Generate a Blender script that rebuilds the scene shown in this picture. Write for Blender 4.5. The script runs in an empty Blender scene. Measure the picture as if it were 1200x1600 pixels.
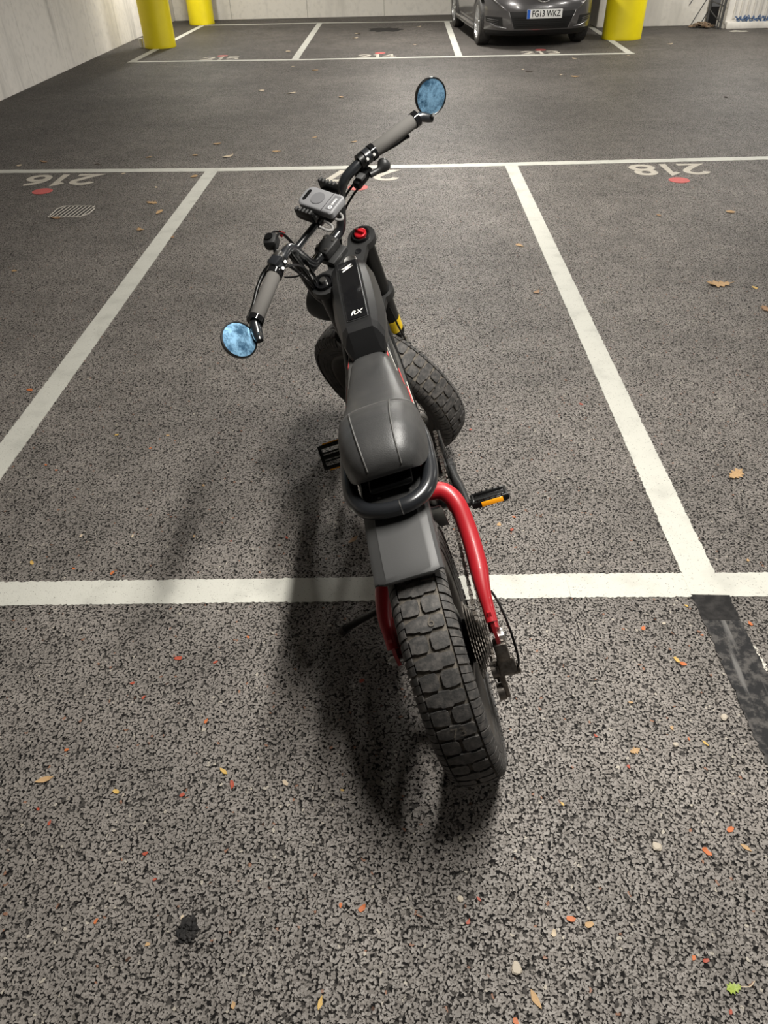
import bpy, bmesh, math, random
from mathutils import Vector, Matrix
random.seed(7)
PI = math.pi
C = bpy.context.scene.collection
scene = bpy.context.scene

# ------------------------------------------------------------------ camera
CAM_LOC = Vector((0.2996, 0.0, 1.534))
PITCH, ROLL, YAW, FPX = 0.6946, -0.0262, 0.0280, 1109.0
def cam_axes():
    cp, sp, cy, sy = math.cos(PITCH), math.sin(PITCH), math.cos(YAW), math.sin(YAW)
    fwd = Vector((-sy*cp, cy*cp, -sp)); right = Vector((cy, sy, 0)); up = right.cross(fwd)
    cr, sr = math.cos(ROLL), math.sin(ROLL)
    return right*cr + up*sr, up*cr - right*sr, fwd
cd = bpy.data.cameras.new('camera'); cam = bpy.data.objects.new('camera', cd); C.objects.link(cam)
r_, u_, f_ = cam_axes()
cam.matrix_world = Matrix(((r_.x, u_.x, -f_.x, CAM_LOC.x), (r_.y, u_.y, -f_.y, CAM_LOC.y), (r_.z, u_.z, -f_.z, CAM_LOC.z), (0, 0, 0, 1)))
cd.sensor_fit = 'HORIZONTAL'; cd.sensor_width = 36.0; cd.lens = 36.0*FPX/1200.0
cd.clip_start = 0.02; cd.clip_end = 200
scene.camera = cam

# ------------------------------------------------------------------ world, exposure
w = bpy.data.worlds.new('world'); scene.world = w; w.use_nodes = True
w.node_tree.nodes['Background'].inputs[0].default_value = (1.0, 0.97, 0.92, 1)
w.node_tree.nodes['Background'].inputs[1].default_value = 0.03
vs = scene.view_settings
vs.view_transform = 'Standard'; vs.look = 'None'; vs.gamma = 1.0; vs.use_curve_mapping = False
vs.exposure = 1.70

# ------------------------------------------------------------------ lamps of the car park (strip battens on the ceiling)
CEIL = 2.62
LAMPS = [  # x, y, length along y, watts
    (0.76, 1.42, 1.5, 37.0),
    (0.74, 5.6, 1.25, 34.0),
    (0.74, 9.6, 1.25, 44.0),
    (0.74, 13.6, 1.25, 48.0),
    (-3.2, 15.2, 1.25, 30.0),
    (5.2, 1.55, 1.25, 18.0),
    (5.2, 5.6, 1.25, 18.0),
    (5.2, 9.6, 1.25, 22.0),
    (5.6, 12.8, 1.25, 30.0),
]
def area_lamp(x, y, ln, watts):
    l = bpy.data.lights.new('strip_lamp', 'AREA'); l.shape = 'RECTANGLE'; l.size = 0.09; l.size_y = ln
    l.energy = watts; l.color = (1.0, 0.965, 0.90)
    o = bpy.data.objects.new('strip_lamp', l); C.objects.link(o); o.location = (x, y, CEIL-0.085)
for a in LAMPS: area_lamp(*a)

# ------------------------------------------------------------------ materials
def mat(name, col, rough=0.5, metal=0.0, noise=None, bump=None, spec=0.5, coat=0.0):
    """noise=(scale, second colour, amount); bump=(scale, strength)"""
    m = bpy.data.materials.new(name); m.use_nodes = True
    nt = m.node_tree; b = nt.nodes['Principled BSDF']
    b.inputs['Base Color'].default_value = (*col, 1); b.inputs['Roughness'].default_value = rough
    b.inputs['Metallic'].default_value = metal; b.inputs['Specular IOR Level'].default_value = spec
    if coat: b.inputs['Coat Weight'].default_value = coat; b.inputs['Coat Roughness'].default_value = 0.08
    tc = nt.nodes.new('ShaderNodeTexCoord')
    if noise:
        n = nt.nodes.new('ShaderNodeTexNoise'); n.inputs['Scale'].default_value = noise[0]; n.inputs['Detail'].default_value = 5
        n.inputs['Roughness'].default_value = 0.65
        nt.links.new(tc.outputs['Object'], n.inputs['Vector'])
        rp = nt.nodes.new('ShaderNodeValToRGB'); rp.color_ramp.elements[0].position = 0.42; rp.color_ramp.elements[1].position = 0.68
        rp.color_ramp.elements[0].color = (*col, 1)
        rp.color_ramp.elements[1].color = (*[a+(c-a)*noise[2] for a, c in zip(col, noise[1])], 1)
        nt.links.new(n.outputs['Fac'], rp.inputs['Fac']); nt.links.new(rp.outputs['Color'], b.inputs['Base Color'])
    if bump:
        n2 = nt.nodes.new('ShaderNodeTexNoise'); n2.inputs['Scale'].default_value = bump[0]; n2.inputs['Detail'].default_value = 3
        nt.links.new(tc.outputs['Object'], n2.inputs['Vector'])
        bp = nt.nodes.new('ShaderNodeBump'); bp.inputs['Strength'].default_value = bump[1]; bp.inputs['Distance'].default_value = 0.002
        nt.links.new(n2.outputs['Fac'], bp.inputs['Height']); nt.links.new(bp.outputs['Normal'], b.inputs['Normal'])
    return m

def math_node(nt, op, a, b=None, c=None):
    n = nt.nodes.new('ShaderNodeMath'); n.operation = op
    for i, v in enumerate((a, b, c)):
        if v is None: continue
        if isinstance(v, (int, float)): n.inputs[i].default_value = v
        else: nt.links.new(v, n.inputs[i])
    return n.outputs[0]
def smooth(nt, v, lo, hi):
    n = nt.nodes.new('ShaderNodeMapRange'); n.interpolation_type = 'SMOOTHSTEP'
    nt.links.new(v, n.inputs[0]); n.inputs[1].default_value = lo; n.inputs[2].default_value = hi
    return n.outputs[0]
def mix(nt, fac, a, b):
    n = nt.nodes.new('ShaderNodeMix'); n.data_type = 'RGBA'
    if isinstance(fac, (int, float)): n.inputs[0].default_value = fac
    else: nt.links.new(fac, n.inputs[0])
    for i, v in ((6, a), (7, b)):
        if isinstance(v, tuple): n.inputs[i].default_value = (*v, 1) if len(v) == 3 else v
        else: nt.links.new(v, n.inputs[i])
    return n.outputs[2]
def tex(nt, kind, vec, scale, **kw):
    n = nt.nodes.new('ShaderNodeTex'+kind); n.inputs['Scale'].default_value = scale
    for k, v in kw.items(): n.inputs[k].default_value = v
    nt.links.new(vec, n.inputs['Vector']); return n
def world_pos(nt):
    return nt.nodes.new('ShaderNodeNewGeometry').outputs['Position']
def stone_field(nt, pos):
    """aggregate of the tarmac: 1 on stone faces, 0 in the pits between them, and a random value per stone"""
    n = tex(nt, 'Noise', pos, 75, Detail=2)
    add = nt.nodes.new('ShaderNodeVectorMath'); add.operation = 'MULTIPLY_ADD'
    nt.links.new(n.outputs['Color'], add.inputs[0]); add.inputs[1].default_value = (0.016, 0.016, 0); nt.links.new(pos, add.inputs[2])
    v = tex(nt, 'Voronoi', add.outputs[0], 165); v.voronoi_dimensions = '2D'
    sep = nt.nodes.new('ShaderNodeSeparateColor'); nt.links.new(v.outputs['Color'], sep.inputs[0])
    fine = tex(nt, 'Noise', pos, 200, Detail=3, Roughness=0.65)
    d = math_node(nt, 'ADD', v.outputs['Distance'], math_node(nt, 'MULTIPLY', math_node(nt, 'SUBTRACT', fine.outputs['Fac'], 0.5), 1.5))
    face_m = smooth(nt, d, 0.72, 0.50)
    low = math_node(nt, 'GREATER_THAN', sep.outputs[1], 0.12)
    pit = smooth(nt, fine.outputs['Fac'], 0.66, 0.58)
    m = math_node(nt, 'MULTIPLY', face_m, pit)
    m = math_node(nt, 'MULTIPLY', m, math_node(nt, 'MULTIPLY_ADD', low, 0.75, 0.25))
    return m, sep.outputs[0], sep.outputs[2], fine

def asphalt():
    m = bpy.data.materials.new('tarmac'); m.use_nodes = True; nt = m.node_tree; b = nt.nodes['Principled BSDF']
    pos = world_pos(nt)
    stone, rnd, rnd2, fine = stone_field(nt, pos)
    big = tex(nt, 'Noise', pos, 0.9, Detail=5, Roughness=0.6)
    mid = tex(nt, 'Noise', pos, 6.0, Detail=4)
    face = mix(nt, rnd, (0.175, 0.157, 0.141), (0.265, 0.241, 0.219))
    face = mix(nt, math_node(nt, 'GREATER_THAN', rnd2, 0.993), face, (0.42, 0.38, 0.32))
    face = mix(nt, math_node(nt, 'LESS_THAN', rnd2, 0.004), face, (0.26, 0.13, 0.08))
    col = mix(nt, stone, (0.009, 0.0083, 0.0082), face)
    # random wear patches, then darker along the road and towards the left wall
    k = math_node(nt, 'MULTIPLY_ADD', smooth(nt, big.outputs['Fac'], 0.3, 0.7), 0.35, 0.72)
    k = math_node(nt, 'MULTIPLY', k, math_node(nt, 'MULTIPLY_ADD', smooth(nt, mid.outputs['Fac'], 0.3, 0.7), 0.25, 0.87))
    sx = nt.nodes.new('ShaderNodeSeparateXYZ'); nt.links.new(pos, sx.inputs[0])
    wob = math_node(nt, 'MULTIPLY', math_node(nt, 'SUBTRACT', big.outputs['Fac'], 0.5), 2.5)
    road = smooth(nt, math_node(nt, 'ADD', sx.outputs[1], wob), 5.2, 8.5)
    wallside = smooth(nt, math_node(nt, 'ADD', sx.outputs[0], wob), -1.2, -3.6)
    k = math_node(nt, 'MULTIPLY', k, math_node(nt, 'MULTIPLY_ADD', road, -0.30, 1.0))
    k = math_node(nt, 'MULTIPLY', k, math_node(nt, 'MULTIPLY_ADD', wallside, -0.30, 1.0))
    n = nt.nodes.new('ShaderNodeVectorMath'); n.operation = 'SCALE'; nt.links.new(col, n.inputs[0]); nt.links.new(k, n.inputs[3])
    nt.links.new(n.outputs[0], b.inputs['Base Color'])
    rg = math_node(nt, 'MULTIPLY_ADD', math_node(nt, 'MULTIPLY', rnd, stone), -0.28, 0.72)
    nt.links.new(rg, b.inputs['Roughness'])
    nt.links.new(math_node(nt, 'MULTIPLY_ADD', stone, 0.40, 0.08), b.inputs['Specular IOR Level'])
    h = math_node(nt, 'ADD', math_node(nt, 'MULTIPLY', stone, math_node(nt, 'MULTIPLY_ADD', rnd, 0.5, 0.5)), math_node(nt, 'MULTIPLY', fine.outputs['Fac'], 0.5))
    bp = nt.nodes.new('ShaderNodeBump'); bp.inputs['Strength'].default_value = 0.9; bp.inputs['Distance'].default_value = 0.004
    nt.links.new(h, bp.inputs['Height']); nt.links.new(bp.outputs['Normal'], b.inputs['Normal'])
    return m
def paint(name, col, holes=0.30, pitcol=(0.10, 0.09, 0.08), wear=None):
    m = bpy.data.materials.new(name); m.use_nodes = True; nt = m.node_tree; b = nt.nodes['Principled BSDF']
    pos = world_pos(nt)
    stone, rnd, rnd2, fine = stone_field(nt, pos)
    f = smooth(nt, fine.outputs['Fac'], holes-0.03, holes+0.06)
    dirt = tex(nt, 'Noise', pos, 9, Detail=5)
    c = mix(nt, smooth(nt, dirt.outputs['Fac'], 0.45, 0.8), col, tuple(v*0.8 for v in col))
    c = mix(nt, f, pitcol, c)
    nt.links.new(c, b.inputs['Base Color']); b.inputs['Roughness'].default_value = 0.6
    h = math_node(nt, 'ADD', math_node(nt, 'MULTIPLY', stone, 0.25), f)
    bp = nt.nodes.new('ShaderNodeBump'); bp.inputs['Strength'].default_value = 0.35; bp.inputs['Distance'].default_value = 0.002
    nt.links.new(h, bp.inputs['Height']); nt.links.new(bp.outputs['Normal'], b.inputs['Normal'])
    return m
def concrete(name, col, stretch=True, dark=0.55):
    m = bpy.data.materials.new(name); m.use_nodes = True; nt = m.node_tree; b = nt.nodes['Principled BSDF']
    pos = world_pos(nt)
    mp = nt.nodes.new('ShaderNodeMapping'); mp.inputs['Scale'].default_value = (2.2, 2.2, 0.28) if stretch else (1, 1, 1)
    nt.links.new(pos, mp.inputs['Vector'])
    s = tex(nt, 'Noise', mp.outputs[0], 1.3, Detail=6, Roughness=0.62)
    g = tex(nt, 'Noise', pos, 14, Detail=5)
    c = mix(nt, smooth(nt, s.outputs['Fac'], 0.50, 0.78), col, tuple(v*dark for v in col))
    c = mix(nt, smooth(nt, g.outputs['Fac'], 0.45, 0.8), c, tuple(v*0.85 for v in col))
    nt.links.new(c, b.inputs['Base Color']); b.inputs['Roughness'].default_value = 0.8
    bp = nt.nodes.new('ShaderNodeBump'); bp.inputs['Strength'].default_value = 0.15; bp.inputs['Distance'].default_value = 0.01
    nt.links.new(g.outputs['Fac'], bp.inputs['Height']); nt.links.new(bp.outputs['Normal'], b.inputs['Normal'])
    return m
def tar():
    m = bpy.data.materials.new('black_tar'); m.use_nodes = True; nt = m.node_tree; b = nt.nodes['Principled BSDF']
    pos = world_pos(nt)
    mp = nt.nodes.new('ShaderNodeMapping'); mp.inputs['Scale'].default_value = (40, 2.6, 1); nt.links.new(pos, mp.inputs['Vector'])
    s = tex(nt, 'Noise', mp.outputs[0], 1.0, Detail=4, Distortion=0.5)
    g = tex(nt, 'Noise', pos, 30, Detail=6, Roughness=0.7)
    c = mix(nt, smooth(nt, g.outputs['Fac'], 0.44, 0.62), (0.009, 0.009, 0.010), (0.070, 0.065, 0.061))
    c = mix(nt, smooth(nt, s.outputs['Fac'], 0.58, 0.72), c, (0.13, 0.125, 0.12))
    nt.links.new(c, b.inputs['Base Color']); b.inputs['Roughness'].default_value = 0.6; b.inputs['Specular IOR Level'].default_value = 0.3
    bp = nt.nodes.new('ShaderNodeBump'); bp.inputs['Strength'].default_value = 0.5; bp.inputs['Distance'].default_value = 0.003
    nt.links.new(g.outputs['Fac'], bp.inputs['Height']); nt.links.new(bp.outputs['Normal'], b.inputs['Normal'])
    return m
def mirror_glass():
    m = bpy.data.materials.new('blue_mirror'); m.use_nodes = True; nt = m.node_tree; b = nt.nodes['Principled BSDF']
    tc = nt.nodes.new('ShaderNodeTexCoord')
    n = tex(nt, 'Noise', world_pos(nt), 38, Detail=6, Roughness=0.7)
    c = mix(nt, smooth(nt, n.outputs['Fac'], 0.40, 0.64), (0.36, 0.66, 0.95), (0.06, 0.15, 0.26))  # dark noise blotches paint a rider's dark reflection into the glass colour
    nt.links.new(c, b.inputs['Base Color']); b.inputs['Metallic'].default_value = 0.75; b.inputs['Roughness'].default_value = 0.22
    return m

M = {}
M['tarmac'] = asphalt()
M['white_paint'] = paint('white_paint', (0.53, 0.525, 0.472), 0.32)
M['number_paint'] = paint('number_paint', (0.50, 0.46, 0.39), 0.36)
M['red_paint'] = paint('red_dot_paint', (0.55, 0.10, 0.09), 0.38)
M['old_white'] = paint('old_white_paint', (0.60, 0.57, 0.50), 0.46)
M['tar'] = tar()
M['concrete'] = concrete('grey_concrete', (0.80, 0.765, 0.71), dark=0.5)
M['concrete_back'] = concrete('grey_back_concrete', (0.72, 0.69, 0.635), dark=0.75)
M['joint'] = mat('joint_dark', (0.16, 0.15, 0.14), 0.9)
M['ceiling'] = mat('ceiling_grey', (0.30, 0.295, 0.285), 0.9)
M['yellow'] = mat('yellow_column_paint', (0.80, 0.66, 0.003), 0.45, noise=(3, (0.74, 0.60, 0.003), 1.0))
M['lamp_body'] = mat('lamp_body_white', (0.8, 0.8, 0.8), 0.4)
M['rubber'] = mat('tyre_rubber', (0.030, 0.029, 0.028), 0.72, noise=(70, (0.11, 0.10, 0.092), 0.75), bump=(300, 0.2))
M['groove'] = mat('dusty_groove_rubber', (0.075, 0.066, 0.055), 0.9, noise=(60, (0.16, 0.14, 0.115), 1.0))
M['side_rubber'] = mat('sidewall_rubber', (0.020, 0.019, 0.018), 0.7, noise=(40, (0.05, 0.045, 0.04), 1.0))
M['grip'] = mat('grip_rubber', (0.085, 0.080, 0.074), 0.85, bump=(900, 0.6))
M['satin'] = mat('satin_black', (0.0035, 0.0035, 0.0035), 0.34, spec=0.28)
M['plastic_dark'] = mat('dark_plastic', (0.016, 0.016, 0.016), 0.45, spec=0.4)
M['tank'] = mat('tank_satin_black', (0.011, 0.011, 0.0115), 0.32, noise=(8, (0.015, 0.015, 0.015), 1), bump=(600, 0.03))
M['gloss'] = mat('gloss_black', (0.006, 0.006, 0.0065), 0.09)
M['tube'] = mat('black_powder_coat', (0.012, 0.013, 0.015), 0.28, coat=0.3)
M['plastic'] = mat('matt_black_plastic', (0.042, 0.042, 0.042), 0.52, bump=(800, 0.08))
M['vinyl'] = mat('seat_vinyl', (0.031, 0.031, 0.031), 0.44, noise=(9, (0.043, 0.042, 0.041), 1.0), bump=(420, 0.18))
M['thread'] = mat('seat_thread', (0.055, 0.053, 0.05), 0.6)
M['red'] = mat('red_frame_paint', (0.33, 0.007, 0.013), 0.42, coat=0.15)
M['red_metal'] = mat('red_anodised', (0.50, 0.012, 0.02), 0.32, metal=0.5)
M['chrome'] = mat('bare_steel', (0.60, 0.59, 0.57), 0.28, metal=1.0)
M['dark_steel'] = mat('dark_steel', (0.22, 0.20, 0.18), 0.38, metal=1.0, noise=(60, (0.10, 0.085, 0.07), 1.0))
M['amber'] = mat('amber_reflector', (0.85, 0.33, 0.01), 0.25)
M['red_lens'] = mat('red_reflector', (0.55, 0.01, 0.01), 0.2)
M['label'] = mat('yellow_sticker', (0.80, 0.55, 0.01), 0.45)
M['grey_box'] = mat('grey_plastic', (0.150, 0.150, 0.155), 0.55, bump=(900, 0.1))
M['grey_box2'] = mat('dark_grey_plastic', (0.10, 0.10, 0.105), 0.6)
M['grey_rubber'] = mat('grey_rubber', (0.16, 0.155, 0.15), 0.7)
M['white_print'] = mat('white_print', (0.82, 0.80, 0.74), 0.4)
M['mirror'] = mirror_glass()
M['rim'] = mat('dark_rim', (0.05, 0.045, 0.04), 0.45, metal=0.5)
M['stripe_red'] = mat('red_stripe', (0.55, 0.06, 0.06), 0.4)
M['stripe_grey'] = mat('pale_stripe', (0.55, 0.53, 0.48), 0.4)
M['panel_grey'] = mat('dark_panel', (0.045, 0.044, 0.042), 0.4)
M['carpaint'] = mat('grey_metallic_car_paint', (0.16, 0.156, 0.158), 0.28, metal=0.7, coat=0.9)
M['carblack'] = mat('car_black_plastic', (0.012, 0.012, 0.012), 0.55)
M['carglass'] = mat('car_dark_glass', (0.02, 0.022, 0.024), 0.06)
M['alloy'] = mat('alloy_silver', (0.55, 0.55, 0.55), 0.3, metal=0.9)
M['plate'] = mat('plate_white', (0.80, 0.80, 0.78), 0.4)
M['plate_blue'] = mat('plate_blue', (0.02, 0.12, 0.55), 0.4)
M['plate_black'] = mat('plate_black', (0.01, 0.01, 0.01), 0.5)
M['lens'] = mat('headlamp_lens', (0.35, 0.36, 0.37), 0.08, metal=0.5)
M['white_cup'] = mat('white_paper', (0.75, 0.74, 0.71), 0.6)
M['blue_cord'] = mat('blue_cord', (0.06, 0.12, 0.25), 0.6)
M['grey_metal'] = mat('grey_steel_frame', (0.07, 0.07, 0.07), 0.5, metal=0.3)
M['rust'] = mat('brown_litter', (0.16, 0.10, 0.06), 0.9, noise=(12, (0.30, 0.24, 0.17), 1))
M['drain'] = mat('drain_iron', (0.05, 0.046, 0.042), 0.7)
M['drain_bar'] = mat('dusty_iron_bar', (0.42, 0.39, 0.34), 0.7)
M['stain'] = mat('oil_stain', (0.010, 0.0095, 0.0095), 0.65, spec=0.2, noise=(35, (0.03, 0.028, 0.027), 1), bump=(120, 0.6))
M['stone'] = mat('pale_stone', (0.42, 0.37, 0.30), 0.8)
LEAFM = {
    'tan': mat('tan_leaf', (0.46, 0.30, 0.15), 0.7, noise=(40, (0.30, 0.18, 0.08), 1)),
    'brown': mat('brown_leaf', (0.33, 0.20, 0.11), 0.7, noise=(40, (0.20, 0.11, 0.05), 1)),
    'pale': mat('pale_leaf', (0.55, 0.45, 0.33), 0.7, noise=(40, (0.38, 0.30, 0.2), 1)),
    'yellow': mat('yellow_leaf', (0.50, 0.34, 0.10), 0.6, noise=(40, (0.48, 0.28, 0.06), 1)),
    'red': mat('red_leaf', (0.34, 0.055, 0.028), 0.6, noise=(40, (0.25, 0.05, 0.02), 1)),
    'orange': mat('orange_leaf', (0.46, 0.125, 0.035), 0.6, noise=(40, (0.42, 0.12, 0.03), 1)),
    'dark': mat('dark_leaf', (0.05, 0.035, 0.025), 0.7),
    'green': mat('green_leaf', (0.30, 0.38, 0.06), 0.5, noise=(30, (0.16, 0.24, 0.03), 1)),
}

# ------------------------------------------------------------------ mesh builder
class MB:
    def __init__(s): s.v = []; s.f = []
    def add(s, vs, fs):
        n = len(s.v); s.v += [tuple(p) for p in vs]; s.f += [tuple(i+n for i in f) for f in fs]; return s
    def box(s, c, size, R=None, bev=0.0):
        x, y, z = [a/2 for a in size]; c = Vector(c)
        if bev <= 0:
            ps = [Vector((i*x, j*y, k*z)) for i in (-1, 1) for j in (-1, 1) for k in (-1, 1)]
            fs = [(0, 1, 3, 2), (4, 6, 7, 5), (0, 4, 5, 1), (2, 3, 7, 6), (0, 2, 6, 4), (1, 5, 7, 3)]
        else:
            bm = bmesh.new(); bmesh.ops.create_cube(bm, size=1.0)
            for v in bm.verts: v.co = Vector((v.co.x*2*x, v.co.y*2*y, v.co.z*2*z))
            bmesh.ops.bevel(bm, geom=bm.edges[:], offset=min(bev, 0.49*min(size)), segments=2, affect='EDGES', profile=0.5)
            bm.verts.index_update(); ps = [v.co.copy() for v in bm.verts]; fs = [tuple(v.index for v in f.verts) for f in bm.faces]; bm.free()
        if R: ps = [R @ p for p in ps]
        return s.add([c+p for p in ps], fs)
    def tube(s, path, r, n=12, caps=True, closed=False):
        P = [Vector(p) for p in path]; m = len(P)
        rad = (lambda i: r) if isinstance(r, (int, float)) else (lambda i: r[i])
        T = []
        for i in range(m):
            if closed: t = P[(i+1) % m]-P[i-1]
            else: t = P[min(i+1, m-1)]-P[max(i-1, 0)]
            T.append(t.normalized())
        a = Vector((0, 0, 1)) if abs(T[0].z) < 0.9 else Vector((1, 0, 0))
        nrm = (a - T[0]*a.dot(T[0])).normalized(); vs = []; fs = []
        for i in range(m):
            nrm = (nrm - T[i]*nrm.dot(T[i])).normalized(); bn = T[i].cross(nrm)
            for k in range(n):
                q = 2*PI*k/n; vs.append(P[i] + (nrm*math.cos(q)+bn*math.sin(q))*rad(i))
        R = m if closed else m-1
        for i in range(R):
            for k in range(n):
                a0 = i*n+k; a1 = i*n+(k+1) % n; j = ((i+1) % m)*n
                fs.append((a0, a1, j+(k+1) % n, j+k))
        if caps and not closed:
            fs.append(tuple(range(n-1, -1, -1))); fs.append(tuple((m-1)*n+k for k in range(n)))
        return s.add(vs, fs)
    def cyl(s, a, b, r, r2=None, n=16):
        return s.tube([a, b], [r, r if r2 is None else r2], n)
    def lathe(s, o, axis, prof, n=32, closed=False):
        """prof: list of (along axis, radius)"""
        o = Vector(o); ax = Vector(axis).normalized(); t = Vector((0, 0, 1)) if abs(ax.z) < 0.9 else Vector((1, 0, 0))
        e1 = (t-ax*t.dot(ax)).normalized(); e2 = ax.cross(e1); vs = []; fs = []; m = len(prof)
        for h, r in prof:
            for k in range(n):
                q = 2*PI*k/n; vs.append(o+ax*h+(e1*math.cos(q)+e2*math.sin(q))*max(r, 1e-5))
        for i in range(m if closed else m-1):
            for k in range(n):
                j = ((i+1) % m)*n
                fs.append((i*n+k, i*n+(k+1) % n, j+(k+1) % n, j+k))
        return s.add(vs, fs)
    def loft(s, secs, cap=True, closed=True):
        n = len(secs[0]); vs = [p for q in secs for p in q]; fs = []
        for i in range(len(secs)-1):
            for k in range(n if closed else n-1):
                fs.append((i*n+k, i*n+(k+1) % n, (i+1)*n+(k+1) % n, (i+1)*n+k))
        if cap: fs.append(tuple(range(n-1, -1, -1))); fs.append(tuple((len(secs)-1)*n+k for k in range(n)))
        return s.add(vs, fs)
    def prism(s, poly, o, ex, ey, ez):
        """poly of 2D points laid out along ex, ey from o, extruded by vector ez"""
        o, ex, ey, ez = Vector(o), Vector(ex), Vector(ey), Vector(ez); n = len(poly)
        a = [o+ex*p[0]+ey*p[1] for p in poly]; b = [p+ez for p in a]
        fs = [tuple(range(n-1, -1, -1)), tuple(range(n, 2*n))]+[(i, (i+1) % n, n+(i+1) % n, n+i) for i in range(n)]
        return s.add(a+b, fs)
    def grid(s, rows):
        n = len(rows[0]); vs = [p for q in rows for p in q]; fs = []
        for i in range(len(rows)-1):
            for k in range(n-1): fs.append((i*n+k, i*n+k+1, (i+1)*n+k+1, (i+1)*n+k))
        return s.add(vs, fs)
    def shell(s, rows, off):
        """grid with thickness: off is a function(i, k) -> offset vector"""
        R2 = [[Vector(p)+off(i, k) for k, p in enumerate(q)] for i, q in enumerate(rows)]
        n = len(rows[0]); m = len(rows); N = n*m
        vs = [p for q in rows for p in q]+[p for q in R2 for p in q]; fs = []
        for i in range(m-1):
            for k in range(n-1):
                a = (i*n+k, i*n+k+1, (i+1)*n+k+1, (i+1)*n+k); fs.append(a); fs.append(tuple(N+x for x in reversed(a)))
        ring = [k for k in range(n)]+[i*n+n-1 for i in range(1, m)]+[(m-1)*n+k for k in range(n-2, -1, -1)]+[i*n for i in range(m-2, 0, -1)]
        for a, b in zip(ring, ring[1:]+ring[:1]): fs.append((b, a, N+a, N+b))
        return s.add(vs, fs)
    def map(s, fn): s.v = [tuple(fn(Vector(p))) for p in s.v]; return s
    def build(s, name, m, parent=None, sharp=38, fix=True, smooth=True):
        me = bpy.data.meshes.new(name); me.from_pydata(s.v, [], s.f)
        if fix:
            bm = bmesh.new(); bm.from_mesh(me); bmesh.ops.recalc_face_normals(bm, faces=bm.faces[:]); bm.to_mesh(me); bm.free()
        if smooth:
            me.polygons.foreach_set('use_smooth', [True]*len(me.polygons)); me.set_sharp_from_angle(angle=math.radians(sharp))
        me.materials.append(m); me.update()
        o = bpy.data.objects.new(name, me); C.objects.link(o)
        if parent is not None: o.parent = parent
        return o
def spline(pts, n=8, closed=False):
    P = [Vector(p) for p in pts]; out = []; m = len(P)
    for i in range(m if closed else m-1):
        if closed: a, b, c, d = P[i-1], P[i], P[(i+1) % m], P[(i+2) % m]
        else: a, b, c, d = P[max(i-1, 0)], P[i], P[i+1], P[min(i+2, m-1)]
        for k in range(n):
            t = k/n
            out.append(0.5*((2*b)+(c-a)*t+(2*a-5*b+4*c-d)*t*t+(3*b-a-3*c+d)*t**3))
    if not closed: out.append(P[-1])
    return out
def lerp_table(tab, x):
    if x <= tab[0][0]: return tab[0][1:]
    for a, b in zip(tab, tab[1:]):
        if x <= b[0]:
            t = (x-a[0])/(b[0]-a[0]); return [p+(q-p)*t for p, q in zip(a[1:], b[1:])]
    return tab[-1][1:]
def tag(o, label, cat, group=None, kind=None):
    o['label'] = label; o['category'] = cat
    if group: o['group'] = group
    if kind: o['kind'] = kind
    return o
def thing(name, label, cat, loc=(0, 0, 0), rz=0.0, group=None):
    o = bpy.data.objects.new(name, None); C.objects.link(o); o.location = loc; o.rotation_euler = (0, 0, rz); o.empty_display_size = 0.1
    return tag(o, label, cat, group)
def struct(o): o['kind'] = 'structure'; return o
def text2d(txt, size=1.0, offset=0.0, shear=0.0, spacing=1.0):
    cu = bpy.data.curves.new('lettering', 'FONT'); cu.body = txt; cu.size = size; cu.offset = offset; cu.shear = shear; cu.space_character = spacing
    cu.align_x = 'CENTER'; cu.align_y = 'CENTER'; cu.resolution_u = 4; cu.extrude = 0.0
    o = bpy.data.objects.new('lettering', cu); C.objects.link(o); bpy.context.view_layer.update()
    me = bpy.data.meshes.new_from_object(o.evaluated_get(bpy.context.evaluated_depsgraph_get()))
    vs = [v.co.copy() for v in me.vertices]; fs = [tuple(p.vertices) for p in me.polygons]
    bpy.data.objects.remove(o); bpy.data.curves.remove(cu); bpy.data.meshes.remove(me)
    return vs, fs

# ------------------------------------------------------------------ room shell
X0, X1, YN, YB = -4.33, 9.0, -5.0, 18.03
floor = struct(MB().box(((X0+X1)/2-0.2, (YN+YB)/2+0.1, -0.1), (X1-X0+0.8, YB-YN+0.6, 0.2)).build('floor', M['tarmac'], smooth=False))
struct(MB().box(((X0+X1)/2-0.2, (YN+YB)/2+0.1, CEIL+0.1), (X1-X0+0.8, YB-YN+0.6, 0.2)).build('ceiling', M['ceiling'], smooth=False))
def panel_wall(name, a, b, step, m, thick=0.2, h=CEIL, start=0.0):
    """wall from a to b on the floor plane, in cast panels with recessed joints; its face lies on the line a-b, body to the left of it"""
    a, b = Vector((*a, 0)), Vector((*b, 0)); L = (b-a).length; e = (b-a)/L; nrm = Vector((-e.y, e.x, 0))
    R = Matrix.Rotation(math.atan2(e.y, e.x), 3, 'Z')
    base = struct(MB().box(a+e*L/2+nrm*(thick/2+0.012)+Vector((0, 0, h/2)), (L, thick, h), R).build(name, M['joint'], smooth=False))
    t = -start; k = 0
    while t < L-0.02:
        t0 = max(t, 0)+0.003; t1 = min(t+step, L)-0.003
        if t1-t0 > 0.05:
            MB().box(a+e*(t0+t1)/2+nrm*0.006+Vector((0, 0, h/2)), (t1-t0, 0.0119, h), R, 0.003).build('concrete_panel', m, base, smooth=False)
        t += step; k += 1
    return base
panel_wall('wall_left', (X0, YN), (X0, YB), 1.25, M['concrete'], start=0.8)
panel_wall('wall_back', (X0, YB), (3.86, YB), 1.6, M['concrete_back'], start=0.4)
# stub wall right of the car, reaching forward of the back wall
struct(MB().box((4.80, 16.6, CEIL/2), (1.9, 2.9, CEIL), bev=0.012).build('wall_right', M['concrete_back'], smooth=False))
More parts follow.
